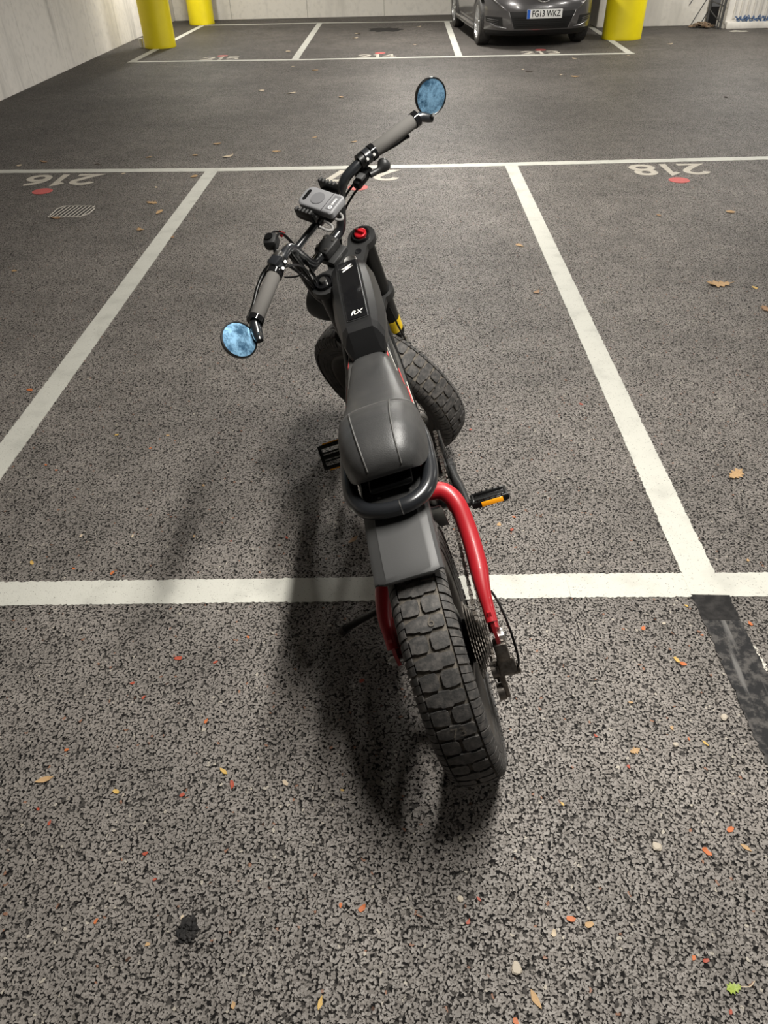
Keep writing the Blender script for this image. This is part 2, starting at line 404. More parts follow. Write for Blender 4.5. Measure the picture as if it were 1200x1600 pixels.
# ribbed wall in the far right corner
rib_base = struct(MB().box((7.45, 14.85, CEIL/2), (3.1, 0.4, CEIL)).build('wall_far', M['concrete_back'], smooth=False))
ribm = None
for i in range(18):
    x = 6.02+i*0.105
    if ribm is None:
        o = MB().box((0, 0, 0), (0.045, 0.03, CEIL-0.16), bev=0.012).build('rib', M['concrete_back'], rib_base); ribm = o
    else:
        o = ribm.copy(); C.objects.link(o)
    o.location = (x, 14.638, (CEIL-0.16)/2+0.14)
struct(MB().box((7.4, 14.62, 0.05), (3.0, 0.16, 0.10), bev=0.015).build('trim_1', M['concrete_back']))

# ------------------------------------------------------------------ painted lines
def jag_line(pts, wd, m, jag=0.0015, step=0.006, z=0.0022):
    """flat painted band following pts (centre line) with slightly ragged edges, 2 mm thick"""
    mb = MB(); A, B = [], []
    for p, q in zip(pts, pts[1:]):
        p, q = Vector((*p, 0)), Vector((*q, 0)); L = (q-p).length; e = (q-p)/L; n = Vector((-e.y, e.x, 0)); k = max(2, int(L/step))
        for i in range(k+1):
            c = p+e*L*i/k
            A.append(c+n*(wd/2+random.gauss(0, jag))); B.append(c-n*(wd/2+random.gauss(0, jag)))
    n = len(A); up = Vector((0, 0, z)); dn = Vector((0, 0, 0.0))
    vs = [p+up for p in A]+[p+up for p in B]+[p+dn for p in A]+[p+dn for p in B]; fs = []
    for i in range(n-1):
        fs += [(i, i+1, n+i+1, n+i), (i, 2*n+i, 2*n+i+1, i+1), (n+i, n+i+1, 3*n+i+1, 3*n+i)]
    fs += [(0, n, 3*n, 2*n), (n-1, 3*n-1, 4*n-1, 2*n-1)]
    mb.add(vs, fs); return mb
LW = 0.1
def line(pts, label, wd=LW, step=0.006, jag=0.0015, z=0.0022):
    return tag(jag_line(pts, wd, M['white_paint'], jag, step, z).build('painted_line', M['white_paint'], smooth=False), label, 'line')
line([(-1.6, 1.465), (0.0, 1.478), (0.8, 1.49), (1.9, 1.49)], 'near white line crossing the picture behind the bike', wd=0.098)
line([(-4.2, 6.33), (-2.98, 6.285), (-1.26, 6.215), (0.72, 6.205), (1.75, 6.225), (4.9, 6.29)], 'long white line along the far ends of bays 216 to 218', wd=0.098, step=0.03)
line([(-1.2, 1.54), (-1.2, 6.16)], 'white bay line on the left of the bike', z=0.0030)
line([(1.2, 1.45), (1.22, 6.17)], 'white bay line on the right of the bike', z=0.0030)
line([(-3.60, 1.54), (-3.60, 6.24)], 'white bay line near the left wall beyond bay 216', step=0.05)
line([(3.62, 1.54), (3.62, 6.22)], 'white bay line at the right edge beyond bay 218', step=0.05)
line([(-3.66, 12.30), (-1.17, 12.15), (1.22, 12.11), (3.72, 12.06)], 'white line along the front of bays 215, 214 and 213', step=0.05)
line([(-3.55, 17.05), (-1.19, 16.98), (1.33, 16.76), (3.80, 16.70)], 'white line along the rear of the far bays before the back wall', step=0.05)
line([(-3.61, 12.34), (-3.54, 16.98)], 'white line passing under the two left yellow pillars', step=0.05, z=0.0030)
line([(-1.17, 12.20), (-1.19, 16.92)], 'white line between bays 215 and 214', step=0.05, z=0.0030)
line([(1.22, 12.16), (1.30, 16.70)], 'white line between bay 214 and the parked car', step=0.05, z=0.0030)
line([(3.66, 12.11), (3.84, 16.65)], 'white line passing under the right yellow pillar beside the car', step=0.05, z=0.0030)

# blacked-out strip continuing the right bay line towards the viewer
t = thing('blacked_out_line', 'cracked black tar strip painted over an old line at right edge', 'line', (1.205, 0.2, 0))
jag_line([(0.0, -1.2), (0.0, 1.243)], 0.105, None, 0.0022, 0.010, 0.0026).build('tar_strip', M['tar'], t, smooth=False)
jag_line([(0.053, -1.2), (0.053, 1.06)], 0.012, None, 0.0035, 0.008, 0.0021).build('old_paint_edge', M['old_white'], t, smooth=False)
jag_line([(-0.0005, 1.232), (0.0, 1.247)], 0.112, None, 0.002, 0.004, 0.0034).build('tar_lip', M['stain'], t, smooth=False)
jag_line([(0.0, 1.15), (0.0, 1.236)], 0.104, None, 0.002, 0.01, 0.0032).build('fresh_tar_band', M['stain'], t, smooth=False)

# ------------------------------------------------------------------ bay numbers
def arc(cx, cy, rx, ry, a0, a1, n=14):
    return [(cx+rx*math.cos(math.radians(a0+(a1-a0)*i/n)), cy+ry*math.sin(math.radians(a0+(a1-a0)*i/n))) for i in range(n+1)]
SW = 0.17
DIG = {  # strokes in a box 0.66 wide and 1 high (centre lines)
    '2': (0.66, [arc(0.33, 0.69, 0.24, 0.225, 168, -28, 16)+[(0.30, 0.26), (0.10, 0.085), (0.63, 0.085)]]),
    '1': (0.36, [[(0.04, 0.76), (0.21, 0.93), (0.21, 0.0)]]),
    '3': (0.64, [arc(0.30, 0.71, 0.22, 0.205, 150, -80, 14), arc(0.30, 0.295, 0.25, 0.215, 85, -150, 16)]),
    '4': (0.68, [[(0.44, 0.0), (0.44, 0.91), (0.09, 0.28), (0.66, 0.28)]]),
    '5': (0.64, [[(0.56, 0.915), (0.15, 0.915), (0.11, 0.50)]+arc(0.30, 0.33, 0.25, 0.245, 120, -150, 16)]),
    '6': (0.66, [arc(0.33, 0.32, 0.235, 0.235, 0, 360, 22), arc(0.60, 0.36, 0.505, 0.56, 100, 180, 12)]),
    '7': (0.64, [[(0.04, 0.915), (0.56, 0.915), (0.20, 0.0)]]),
    '8': (0.66, [arc(0.33, 0.715, 0.20, 0.20, 0, 360, 20), arc(0.33, 0.295, 0.24, 0.21, 0, 360, 22)]),
}
def ribbon(pts, wd):
    P = [Vector((p[0], p[1], 0)) for p in pts]; n = len(P); A, B = [], []
    closed = (P[0]-P[-1]).length < 1e-4
    for i in range(n):
        a = P[i-1] if i else (P[-2] if closed else P[0]); b = P[i+1] if i < n-1 else (P[1] if closed else P[-1])
        d1 = (P[i]-a).normalized() if (P[i]-a).length > 1e-6 else (b-P[i]).normalized()
        d2 = (b-P[i]).normalized() if (b-P[i]).length > 1e-6 else d1
        n1 = Vector((-d1.y, d1.x, 0)); n2 = Vector((-d2.y, d2.x, 0)); m = (n1+n2).normalized(); k = min(1/max(m.dot(n1), 0.45), 1.9)
        A.append(P[i]+m*wd/2*k); B.append(P[i]-m*wd/2*k)
    return A, B
def digit_mb(ch, sc):
    mb = MB(); z = 0.0022
    for k, st in enumerate(DIG[ch][1]):
        A, B = ribbon(st, SW); n = len(A); zz = z+0.0004*k
        top = [Vector((p.x*sc, p.y*sc, zz)) for p in A+B]; bot = [Vector((p.x*sc, p.y*sc, 0.0)) for p in A+B]; N = 2*n; fs = []
        for i in range(n-1): fs += [(i, i+1, n+i+1, n+i), (i, N+i, N+i+1, i+1), (n+i, n+i+1, N+n+i+1, N+n+i)]
        fs += [(0, n, N+n, N), (n-1, N+n-1, N+2*n-1, 2*n-1)]
        mb.add(top+bot, fs)
    return mb
def bay_number(txt, c, h, rz, label, dotpos, dotlabel, dot_r=0.075, gap=0.115, mirror=False):
    wds = [DIG[ch][0]*h for ch in txt]; tot = sum(wds)+gap*h*(len(txt)-1)
    t = thing('bay_number', label, 'number', (c[0], c[1], 0.0), rz); x = -tot/2
    for ch, wd in zip(txt, wds):
        o = digit_mb(ch, h).build('digit', M['number_paint'], t, smooth=False); o.location = (x, -h/2, 0); x += wd+gap*h
    mb = MB(); n = 30
    ring = [(dot_r*(1+random.gauss(0, 0.015))*math.cos(2*PI*i/n), dot_r*(1+random.gauss(0, 0.015))*math.sin(2*PI*i/n)) for i in range(n)]
    o = mb.prism(ring, (0, 0, 0), (1, 0, 0), (0, 1, 0), (0, 0, 0.0024)).build('painted_dot', M['red_paint'], smooth=False)
    o.location = (dotpos[0], dotpos[1], 0.0); tag(o, dotlabel, 'dot')
bay_number('218', (2.42, 5.975), 0.31, PI, 'pale bay number 218 painted upside down on the tarmac at right', (2.41, 5.68), 'red painted dot at right, beside the number 218')
bay_number('217', (0.03, 5.965), 0.31, PI, 'pale bay number 217 painted upside down, partly hidden behind the handlebar', (0.01, 5.64), 'red painted dot just behind the right handlebar grip')
bay_number('216', (-2.37, 6.00), 0.31, PI, 'pale bay number 216 painted upside down at left', (-2.40, 5.69), 'red painted dot between the drain grate and the bay number')
bay_number('215', (-2.32, 12.46), 0.30, 0, 'faded bay number 215 on the far tarmac right of the yellow pillar', (-2.33, 12.71), 'red painted dot above the faded number near the yellow pillars', 0.08)
bay_number('214', (0.03, 12.365), 0.30, 0, 'pale bay number 214 on the tarmac of the empty far bay', (0.07, 12.64), 'red painted dot above the number of the empty middle far bay', 0.08)
bay_number('213', (2.42, 12.345), 0.30, 0, 'pale bay number 213 on the tarmac in front of the parked car', (2.47, 12.61), 'red painted dot between the bay number and the parked car', 0.08)

# ------------------------------------------------------------------ pillars and far clutter
def pillar(x, y, r, label):
    t = thing('yellow_pillar', label, 'pillar', (x, y, 0), group='yellow pillars')
    MB().lathe((0, 0, 0), (0, 0, 1), [(0.0, r), (0.012, r+0.004), (0.04, r), (CEIL, r)], 48).build('shaft', M['yellow'], t)
pillar(-3.58, 13.90, 0.250, 'yellow round pillar at left standing on the white line, nearer of two')
pillar(-3.60, 17.30, 0.250, 'smaller-looking yellow round pillar at left by the back wall')
pillar(3.93, 13.70, 0.305, 'thick yellow round pillar at right beside the parked car')
t = thing('paper_cup', 'small white cup on the floor between left wall and yellow pillar', 'cup', (-3.90, 13.93, 0))
MB().lathe((0, 0, 0), (0, 0, 1), [(0, 0.0), (0, 0.026), (0.11, 0.036), (0.11, 0.033), (0.008, 0.023), (0.008, 0)], 20).build('cup_body', M['white_cup'], t)
MB().lathe((0, 0, 0.11), (0, 0, 1), [(0, 0.038), (0.012, 0.037), (0.014, 0.030), (0.014, 0)], 20).build('cup_lid', M['white_cup'], t)
t = thing('steel_frame', 'grey steel frame of two uprights and rungs at the far right corner', 'frame', (5.80, 14.56, 0))
for nm, p, q, r in (('upright', (0, 0, 0), (0, 0, CEIL), 0.022), ('upright', (-0.06, 0.5, 0), (-0.06, 0.5, CEIL), 0.022), ('upright', (-0.045, 0.02, 0), (-0.045, 0.02, CEIL), 0.012)):
    MB().cyl(p, q, r, n=10).build(nm, M['grey_metal'], t)
for z in (0.36, 0.9, 1.4, 1.9, 2.4): MB().cyl((0, 0.0, z-0.04), (-0.06, 0.5, z), 0.010, n=8).build('rung', M['grey_metal'], t)
for z in (0.10, 1.0): MB().cyl((-0.02, 0.0, z), (-0.06, 0.5, z+0.14), 0.009, n=8).build('brace', M['grey_metal'], t)
for i, (a, b, lb) in enumerate((((5.50, 0.02), (6.02, 1.05), 'thin dark line slanting up the concrete, longest of three'), ((5.66, 0.02), (5.745, 0.20), 'thin dark line slanting low beside the steel frame'), ((5.40, 0.30), (5.74, 0.95), 'thin dark line slanting on the concrete, highest of three'))):
    b = (min(b[0], 5.745), a[1]+(b[1]-a[1])*(min(b[0], 5.745)-a[0])/(b[0]-a[0]))
    tag(MB().cyl((a[0], 15.142, a[1]), (b[0], 15.142, b[1]), 0.008, n=8).build('cable_or_dark_line', M['grey_metal']), lb, 'cable_or_dark_line')  # thin dark rods set along the wall face as slanting lines
mb = MB()
for i in range(60):
    a = random.uniform(0, 2*PI); rr = random.random()**0.6
    c = Vector((5.58+0.20*rr*math.cos(a), 14.85+0.14*rr*math.sin(a), 0.02+0.07*(1-rr)))
    R = Matrix.Rotation(random.uniform(0, PI), 3, 'Z') @ Matrix.Rotation(random.uniform(-0.7, 0.7), 3, 'X')
    mb.box(c, (random.uniform(0.04, 0.10), random.uniform(0.03, 0.06), 0.012), R)
tag(mb.build('leaf_litter', M['rust'], smooth=False), 'brown leaf litter heaped at the foot of the steel frame', 'litter', kind='stuff')
mb = MB()
for k in range(3):
    pts = []
    for i in range(26):
        u = i/25; pts.append((6.02+0.72*u+random.uniform(-0.02, 0.02), 14.575+random.uniform(-0.02, 0.02), 0.125+0.035*math.sin(i*2.3+k)+0.03*k*random.random()))
    mb.tube(spline(pts, 3), 0.007, 6)
tag(mb.build('blue_cord', M['blue_cord']), 'tangled blue cord lying on the low ledge of the ribbed wall', 'cord')

# drain grate
t = thing('drain_grate', 'rounded floor drain grate with slanted bars left of the bike bay', 'drain', (-1.985, 5.185, 0))
dp = [(-0.13, -0.13), (0.09, -0.13), (0.13, -0.06), (0.135, 0.05), (0.09, 0.12), (-0.10, 0.125), (-0.135, 0.06)]
MB().prism(dp, (0, 0, 0), (1, 0, 0), (0, 1, 0), (0, 0, 0.0015)).build('pit', M['drain'], t, smooth=False)
mb = MB().tube([(x, y, 0.0015) for x, y in dp], 0.004, 6, closed=True); mb.build('rim', M['drain_bar'], t)
for i in range(8):
    x = -0.105+i*0.030
    MB().cyl((x-0.01, -0.125, 0.0015), (x+0.012, 0.115, 0.0015), 0.0032, n=6).build('bar', M['drain_bar'], t)

# ceiling battens (the lamps' housings)
def batten(x, y, ln, nm):
    t = thing('ceiling_light', 'white strip light on the ceiling '+nm, 'lamp', (x, y, CEIL-0.075), group='ceiling strip lights')
    MB().box((0, 0, 0.045), (0.11, ln+0.06, 0.055), bev=0.008).build('housing', M['lamp_body'], t)
    MB().box((0, 0, 0.008), (0.09, ln, 0.016), bev=0.006).build('diffuser', M['lamp_body'], t)
NAMES = ['above the bike', 'above the far end of the bike bay', 'above the roadway', 'above the empty far bay', 'above the two yellow pillars at the wall', 'above the side bay near the viewer', 'above the number at the side bay', 'above the roadway by the ribbed wall', 'above the pillar beside the car']
for (x, y, ln, wt), nm in zip(LAMPS, NAMES): batten(x, y, ln, nm)
# ------------------------------------------------------------------ the electric bike
# bike frame: x forward, y left, z up, origin at the rear contact point; it leans on its kickstand
bike = thing('electric_bike', 'black electric moped-style bike with red swingarm leaning on its kickstand', 'bike')
BM = Matrix(((-0.09729537, -0.95454615, -0.28173614), (0.9952311, -0.09529745, -0.02081935), (-0.00697571, -0.2824182, 0.95926602)))
BO = Vector((0.48572749, 1.03148454, 0.00375454))
bike.matrix_world = Matrix.Translation(BO) @ BM.to_4x4()
A0 = Vector((1.16420096, 0, 0.28168904)); AX = Vector((-0.40510354, 0, 0.91427081))
F2 = Vector((0.66599056, 0.68511062, 0.29509324)); L2 = Vector((-0.62637664, 0.72843904, -0.27754074))
def S(s, l, f): return A0+AX*s+L2*l+F2*f          # steering frame: s up the fork, l to the left, f forward
def Sd(s, l, f): return AX*s+L2*l+F2*f
RW = 0.2951; OFF = 0.0331
REAR = (Vector((0, 0, RW)), Vector((0, 1, 0)), Vector((1, 0, 0)), Vector((0, 0, 1)))
FRONT = (A0+F2*OFF, L2, F2, AX)
Y_ = Vector((0, 1, 0))

# ---- wheels
PROF = [(0.0, 0.2890), (0.020, 0.2885), (0.034, 0.2860), (0.044, 0.2815), (0.0505, 0.274), (0.0545, 0.262), (0.055, 0.245), (0.051, 0.226), (0.044, 0.210), (0.038, 0.203)]
ARC = [0.0]
for (a, b), (c, d) in zip(PROF, PROF[1:]): ARC.append(ARC[-1]+math.hypot(c-a, d-b))
def prof_at(v):
    s = 1 if v >= 0 else -1; v = abs(v)
    for i in range(len(ARC)-1):
        if v <= ARC[i+1] or i == len(ARC)-2:
            t = (v-ARC[i])/(ARC[i+1]-ARC[i]); (a, b), (c, d) = PROF[i], PROF[i+1]
            y, r = a+(c-a)*t, b+(d-b)*t
            def nrm(k):
                k = max(0, min(k, len(PROF)-1)); p, q = PROF[max(k-1, 0)], PROF[min(k+1, len(PROF)-1)]
                if k == 0: return (0.0, 1.0)
                L = math.hypot(q[0]-p[0], q[1]-p[1]); return (-(q[1]-p[1])/L, (q[0]-p[0])/L)
            n0, n1 = nrm(i), nrm(i+1); ny, nr = n0[0]+(n1[0]-n0[0])*t, n0[1]+(n1[1]-n0[1])*t; L = math.hypot(ny, nr)
            return s*y, r, s*ny/L, nr/L
def wheel_pt(W, u, v, h):
    c, ay, e1, e2 = W; y, r, ny, nr = prof_at(v); y += ny*h; r += nr*h
    return c+ay*y+(e1*math.cos(u)+e2*math.sin(u))*r
NT = 26; PIT = 2*PI/NT
def tread_block(mb, W, vs, ulo, uhi, h=0.0062, inset=0.0):
    n = len(vs); top, bot = [], []
    for v in vs:
        a, b = ulo(v), uhi(v)
        top.append((wheel_pt(W, a+inset, v, h), wheel_pt(W, (a+b)/2, v, h), wheel_pt(W, b-inset, v, h)))
        bot.append((wheel_pt(W, a, v, -0.001), wheel_pt(W, b, v, -0.001)))
    P = [p for t in top for p in t]+[p for t in bot for p in t]; B = 3*n; fs = []
    for i in range(n-1):
        fs += [(3*i, 3*i+1, 3*i+4, 3*i+3), (3*i+1, 3*i+2, 3*i+5, 3*i+4), (B+2*i, 3*i, 3*i+3, B+2*i+2), (3*i+2, B+2*i+1, B+2*i+3, 3*i+5)]
    fs += [(B, B+1, 2, 1, 0), (B+2*n-2, 3*n-3, 3*n-2, 3*n-1, B+2*n-1)]
    mb.add(P, fs)
def wheel(W, which, phase):
    c, ay, e1, e2 = W
    mb = MB(); rows = []
    vs = [-ARC[i] for i in range(len(ARC)-1, 0, -1)]+ARC
    for k in range(97): rows.append([wheel_pt(W, 2*PI*k/96, v, 0.0) for v in vs])
    tyre = mb.grid(rows).build(which+'_tyre', M['groove'], bike, sharp=60)
    tr = MB()
    cw = 0.0355; ARM = lambda x0, x1, n: [x0+(x1-x0)*i/(n-1) for i in range(n)]
    for k in range(NT):
        u0 = k*PIT+phase
        # full-width bar with a swollen middle and chamfered ends
        def lo(v): return u0+PIT*(0.03+(0.05 if abs(v) > 0.010 else 0.0)+(0.05 if abs(v) > 0.031 else 0))
        def hi(v): return u0+PIT*(0.47-(0.05 if abs(v) > 0.010 else 0.0)-(0.05 if abs(v) > 0.031 else 0))
        tread_block(tr, W, [-cw, -0.031, -0.022, -0.0122, -0.0098, 0, 0.0098, 0.0122, 0.022, 0.0315, cw], lo, hi)
        # pair of blocks split by a notch
        for s in (-1, 1):
            def lo2(v): return u0+PIT*(0.53+(0.07 if abs(v) < 0.0065 else (0.0 if abs(v) < 0.031 else 0.03)))
            def hi2(v): return u0+PIT*(0.97-(0.09 if abs(v) < 0.0065 else (0.0 if abs(v) < 0.031 else 0.03)))
            q = [0.0035, 0.0075, 0.016, 0.025, 0.031, cw]
            tread_block(tr, W, [s*x for x in q], lo2, hi2)
        # shoulder blocks, each cut by a fine slit
        for s in (-1, 1):
            for a, b in ((0.02, 0.20), (0.23, 0.46), (0.53, 0.72), (0.75, 0.97)):
                q = [0.0392, 0.046, 0.053, 0.061, 0.066]
                tread_block(tr, W, [s*x for x in q], lambda v: u0+PIT*(a+0.12*(abs(v)-0.0375)/0.03), lambda v: u0+PIT*(b+0.12*(abs(v)-0.0375)/0.03), 0.0055)
    tr.build('tread', M['rubber'], tyre, sharp=35, fix=True)
    # sidewall ribs
    for s in (1, -1):
        sw = MB()
        for h in (0.088, 0.101, 0.113):
            sw.tube([wheel_pt(W, 2*PI*k/72, s*h, 0.0) for k in range(72)], 0.0016, 6, closed=True)
        rows = [[wheel_pt(W, 2*PI*k/96, s*v, 0.0009) for v in (0.070, 0.08, 0.095, 0.11, ARC[-1])] for k in range(97)]
        sw.grid(rows); sw.build('sidewall', M['side_rubber'], tyre, sharp=60)
    # rim, hub, spokes, disc
    rim = MB().lathe(c, ay, [(-0.042, 0.209), (-0.046, 0.212), (-0.047, 0.204), (-0.040, 0.192), (-0.015, 0.178), (0.015, 0.178), (0.040, 0.192), (0.047, 0.204), (0.046, 0.212), (0.042, 0.209), (0.030, 0.198), (-0.030, 0.198)], 64, closed=True)
    rim.build(which+'_rim', M['rim'], bike)
    hr = 0.085 if which == 'rear' else 0.032; hw = 0.048 if which == 'rear' else 0.055
    hub = MB().lathe(c, ay, [(-hw-0.02, 0.0), (-hw-0.02, hr*0.5), (-hw, hr*0.62), (-hw+0.006, hr), (hw-0.006, hr), (hw, hr*0.62), (hw+0.02, hr*0.5), (hw+0.02, 0)], 36).build(which+'_hub', M['satin'], bike)
    sp = MB()
    for k in range(36):
        a = 2*PI*k/36; s = 1 if k % 2 else -1; b = a+(0.35 if k % 4 < 2 else -0.35)
        sp.cyl(c+ay*s*(hw-0.008)+(e1*math.cos(b)+e2*math.sin(b))*(hr-0.002), c+ay*s*0.008+(e1*math.cos(a)+e2*math.sin(a))*0.181, 0.0013, n=5)
    sp.build('spoke_set', M['satin'], hub)
    dm = MB(); y0 = hw+0.012
    dm.lathe(c, ay, [(y0, 0.066), (y0, 0.088), (y0+0.002, 0.088), (y0+0.002, 0.066)], 40, closed=True)
    for k in range(5):
        a = 2*PI*k/5; dm.cyl(c+ay*(y0+0.001)+(e1*math.cos(a)+e2*math.sin(a))*0.03, c+ay*(y0+0.001)+(e1*math.cos(a+0.3)+e2*math.sin(a+0.3))*0.07, 0.004, n=6)
    dm.build('brake_disc', M['chrome'], hub)
    return tyre
rt = wheel(REAR, 'rear', 0.09)
wheel(FRONT, 'front', 0.1)
# raised lettering on two tread bars of the rear tyre
def tread_text(txt, u, size, vc):
    vs, fs = text2d(txt, size, 0.0, 0.0, 1.0)
    out = []
    for p in vs: out.append(p)
    mb = MB(); R = 0.2951
    top = [wheel_pt(REAR, u-p.y/R, vc-p.x, 0.0080) for p in vs]; n = len(vs)
    mb.add(top, fs); mb.build('tread_lettering', M['groove'], rt, sharp=30, smooth=False)
K73 = 11
u_bar = lambda k: k*PIT+0.09+0.25*PIT
tread_text('73', u_bar(K73), 0.030, -0.004); tread_text('6', u_bar(K73-3), 0.028, -0.012)
tread_text('73', u_bar(K73+3), 0.030, -0.004)

# ---- rear axle hardware, drivetrain
def nut(a, b, r, name='axle_nut', m='chrome'): return MB().cyl(a, b, r, n=6).build(name, M[m], bike, smooth=False)
nut((0, 0.118, RW), (0, 0.130, RW), 0.011); MB().cyl((0, 0.09, RW), (0, 0.136, RW), 0.006, n=10).build('axle_stub', M['chrome'], bike)
cas = MB()
for i in range(8):
    r = 0.088-0.0078*i; y = -0.060-0.0050*i; pts = []
    nt_ = max(12, int(2*PI*r/0.0127))
    for k in range(nt_*2): a = PI*k/nt_; q = r if k % 2 else r-0.005; pts.append((q*math.cos(a), q*math.sin(a)))
    cas.prism(pts, (0, y, RW), (1, 0, 0), (0, 0, 1), (0, -0.0018, 0))
cas.build('cassette', M['dark_steel'], bike, smooth=False)
BB = Vector((0.62, 0, 0.31)); RC = 0.105
pts = []
for k in range(84): a = PI*k/42; q = RC if k % 2 else RC-0.006; pts.append((q*math.cos(a), q*math.sin(a)))
MB().prism(pts, BB+Y_*-0.098, (1, 0, 0), (0, 0, 1), (0, -0.003, 0)).build('chainring', M['dark_steel'], bike, smooth=False)
MB().lathe(BB+Y_*-0.107, Y_, [(0, 0.060), (0, RC+0.002), (-0.003, RC+0.003), (-0.006, RC), (-0.006, 0.062)], 48, closed=True).build('chain_guard', M['satin'], bike)
# chain: upper run, round the ring, lower run to the derailleur
cp = [Vector((-0.01, -0.083, RW+0.066)), Vector((0.30, -0.092, 0.39)), Vector((BB.x-0.01, -0.0995, BB.z+RC))]
for k in range(1, 12): a = PI/2-PI*k/11; cp.append(BB+Vector((RC*math.cos(a), -0.0995, RC*math.sin(a))))
cp += [Vector((0.30, -0.09, 0.185)), Vector((0.0, -0.088, 0.150)), Vector((-0.035, -0.088, 0.165)), Vector((-0.02, -0.086, 0.195)), Vector((0.03, -0.084, 0.225)), Vector((0.055, -0.083, RW-0.03))]
dense = []
for a, b in zip(cp, cp[1:]):
    k = max(1, int((b-a).length/0.002)); dense += [a+(b-a)*i/k for i in range(k)]
ch = MB(); acc = 0; last = dense[0]; kk = 0
for p in dense[1:]:
    if (p-last).length >= 0.0127:
        d = (p-last).normalized(); up = Y_.cross(d).normalized(); R = Matrix((d, Y_, up)).transposed(); wy = 0.0085 if kk % 2 else 0.0055
        ch.box((p+last)/2, (0.0115, wy, 0.008), R); last = p; kk += 1
ch.build('chain', M['dark_steel'], bike, smooth=False)
dr = MB()
dr.box((-0.012, -0.114, 0.250), (0.035, 0.03, 0.05), Matrix.Rotation(0.3, 3, 'Y'), 0.006); dr.box((-0.03, -0.116, 0.215), (0.03, 0.04, 0.04), Matrix.Rotation(0.6, 3, 'Y'), 0.006)
dr.box((-0.035, -0.098, 0.175), (0.024, 0.012, 0.09), Matrix.Rotation(0.35, 3, 'Y'), 0.004)
dr.cyl((-0.02, -0.078, 0.195), (-0.02, -0.094, 0.195), 0.02, n=14); dr.cyl((-0.045, -0.078, 0.145), (-0.045, -0.094, 0.145), 0.02, n=14)
dr.cyl((-0.035, -0.115, 0.20), (-0.035, -0.142, 0.20), 0.012, n=10)
der = dr.build('rear_derailleur', M['dark_steel'], bike)
MB().tube(spline([(0.07, -0.130, 0.355), (0.03, -0.140, 0.345), (-0.02, -0.146, 0.31), (-0.045, -0.145, 0.25), (-0.035, -0.138, 0.205)], 8), 0.0028, 8).build('shift_cable', M['satin'], der)
MB().box((0.004, -0.120, 0.278), (0.025, 0.022, 0.03), None, 0.004).build('derailleur_bolt', M['chrome'], der)
def crank(side, ex, dz, tilt, yo):
    s = side; a = MB()
    path = spline([BB+Vector((0, s*0.112, 0)), BB+Vector((ex*0.055, s*0.116, dz*0.32)), BB+Vector((ex*0.11, s*0.126, dz*0.64)), BB+Vector((ex*0.165, s*0.131, dz*0.97)), BB+Vector((ex*0.178, s*0.131, dz*1.04))], 6)
    a.tube(path, [0.016-0.006*min(1, i/14) for i in range(len(path))], 10); a.cyl(BB+Vector((0, s*0.10, 0)), BB+Vector((0, s*0.124, 0)), 0.019, n=16)
    a.build('crank_arm', M['plastic_dark'], bike)
    ctr = BB+Vector((ex*0.17, 0, dz)); RT = Matrix.Rotation(math.radians(tilt), 3, 'Y')
    P = lambda x, y, z: ctr+RT @ Vector((x, 0, z))+Vector((0, s*y, 0))
    p = MB().cyl(P(0, 0.125, 0), P(0, yo+0.046, 0), 0.0075, n=10)
    for q in (-1, 1):
        p.box(P(q*0.033, yo, 0), (0.013, 0.092, 0.018), RT, 0.004)
        p.box(P(q*0.013, yo, 0), (0.006, 0.086, 0.012), RT, 0.002)
        for j in range(5): p.cyl(P(q*0.033, yo-0.032+0.016*j, -0.013), P(q*0.033, yo-0.032+0.016*j, 0.013), 0.002, n=6)
    for yy in (yo-0.045, yo+0.045): p.box(P(0, yy, 0), (0.078, 0.011, 0.016), RT, 0.004)
    pd = p.build('pedal', M['satin'], bike)
    for q in (-1, 1): MB().box(P(q*0.0405, yo+0.004, 0), (0.004, 0.058, 0.013), RT, 0.001).build('pedal_reflector', M['amber'], pd)
crank(-1, -1, -0.012, 20, 0.192); crank(1, 1, 0.042, -58, 0.212)
MB().cyl(BB+Y_*-0.10, BB+Y_*0.10, 0.024, n=20).build('bottom_bracket', M['satin'], bike)

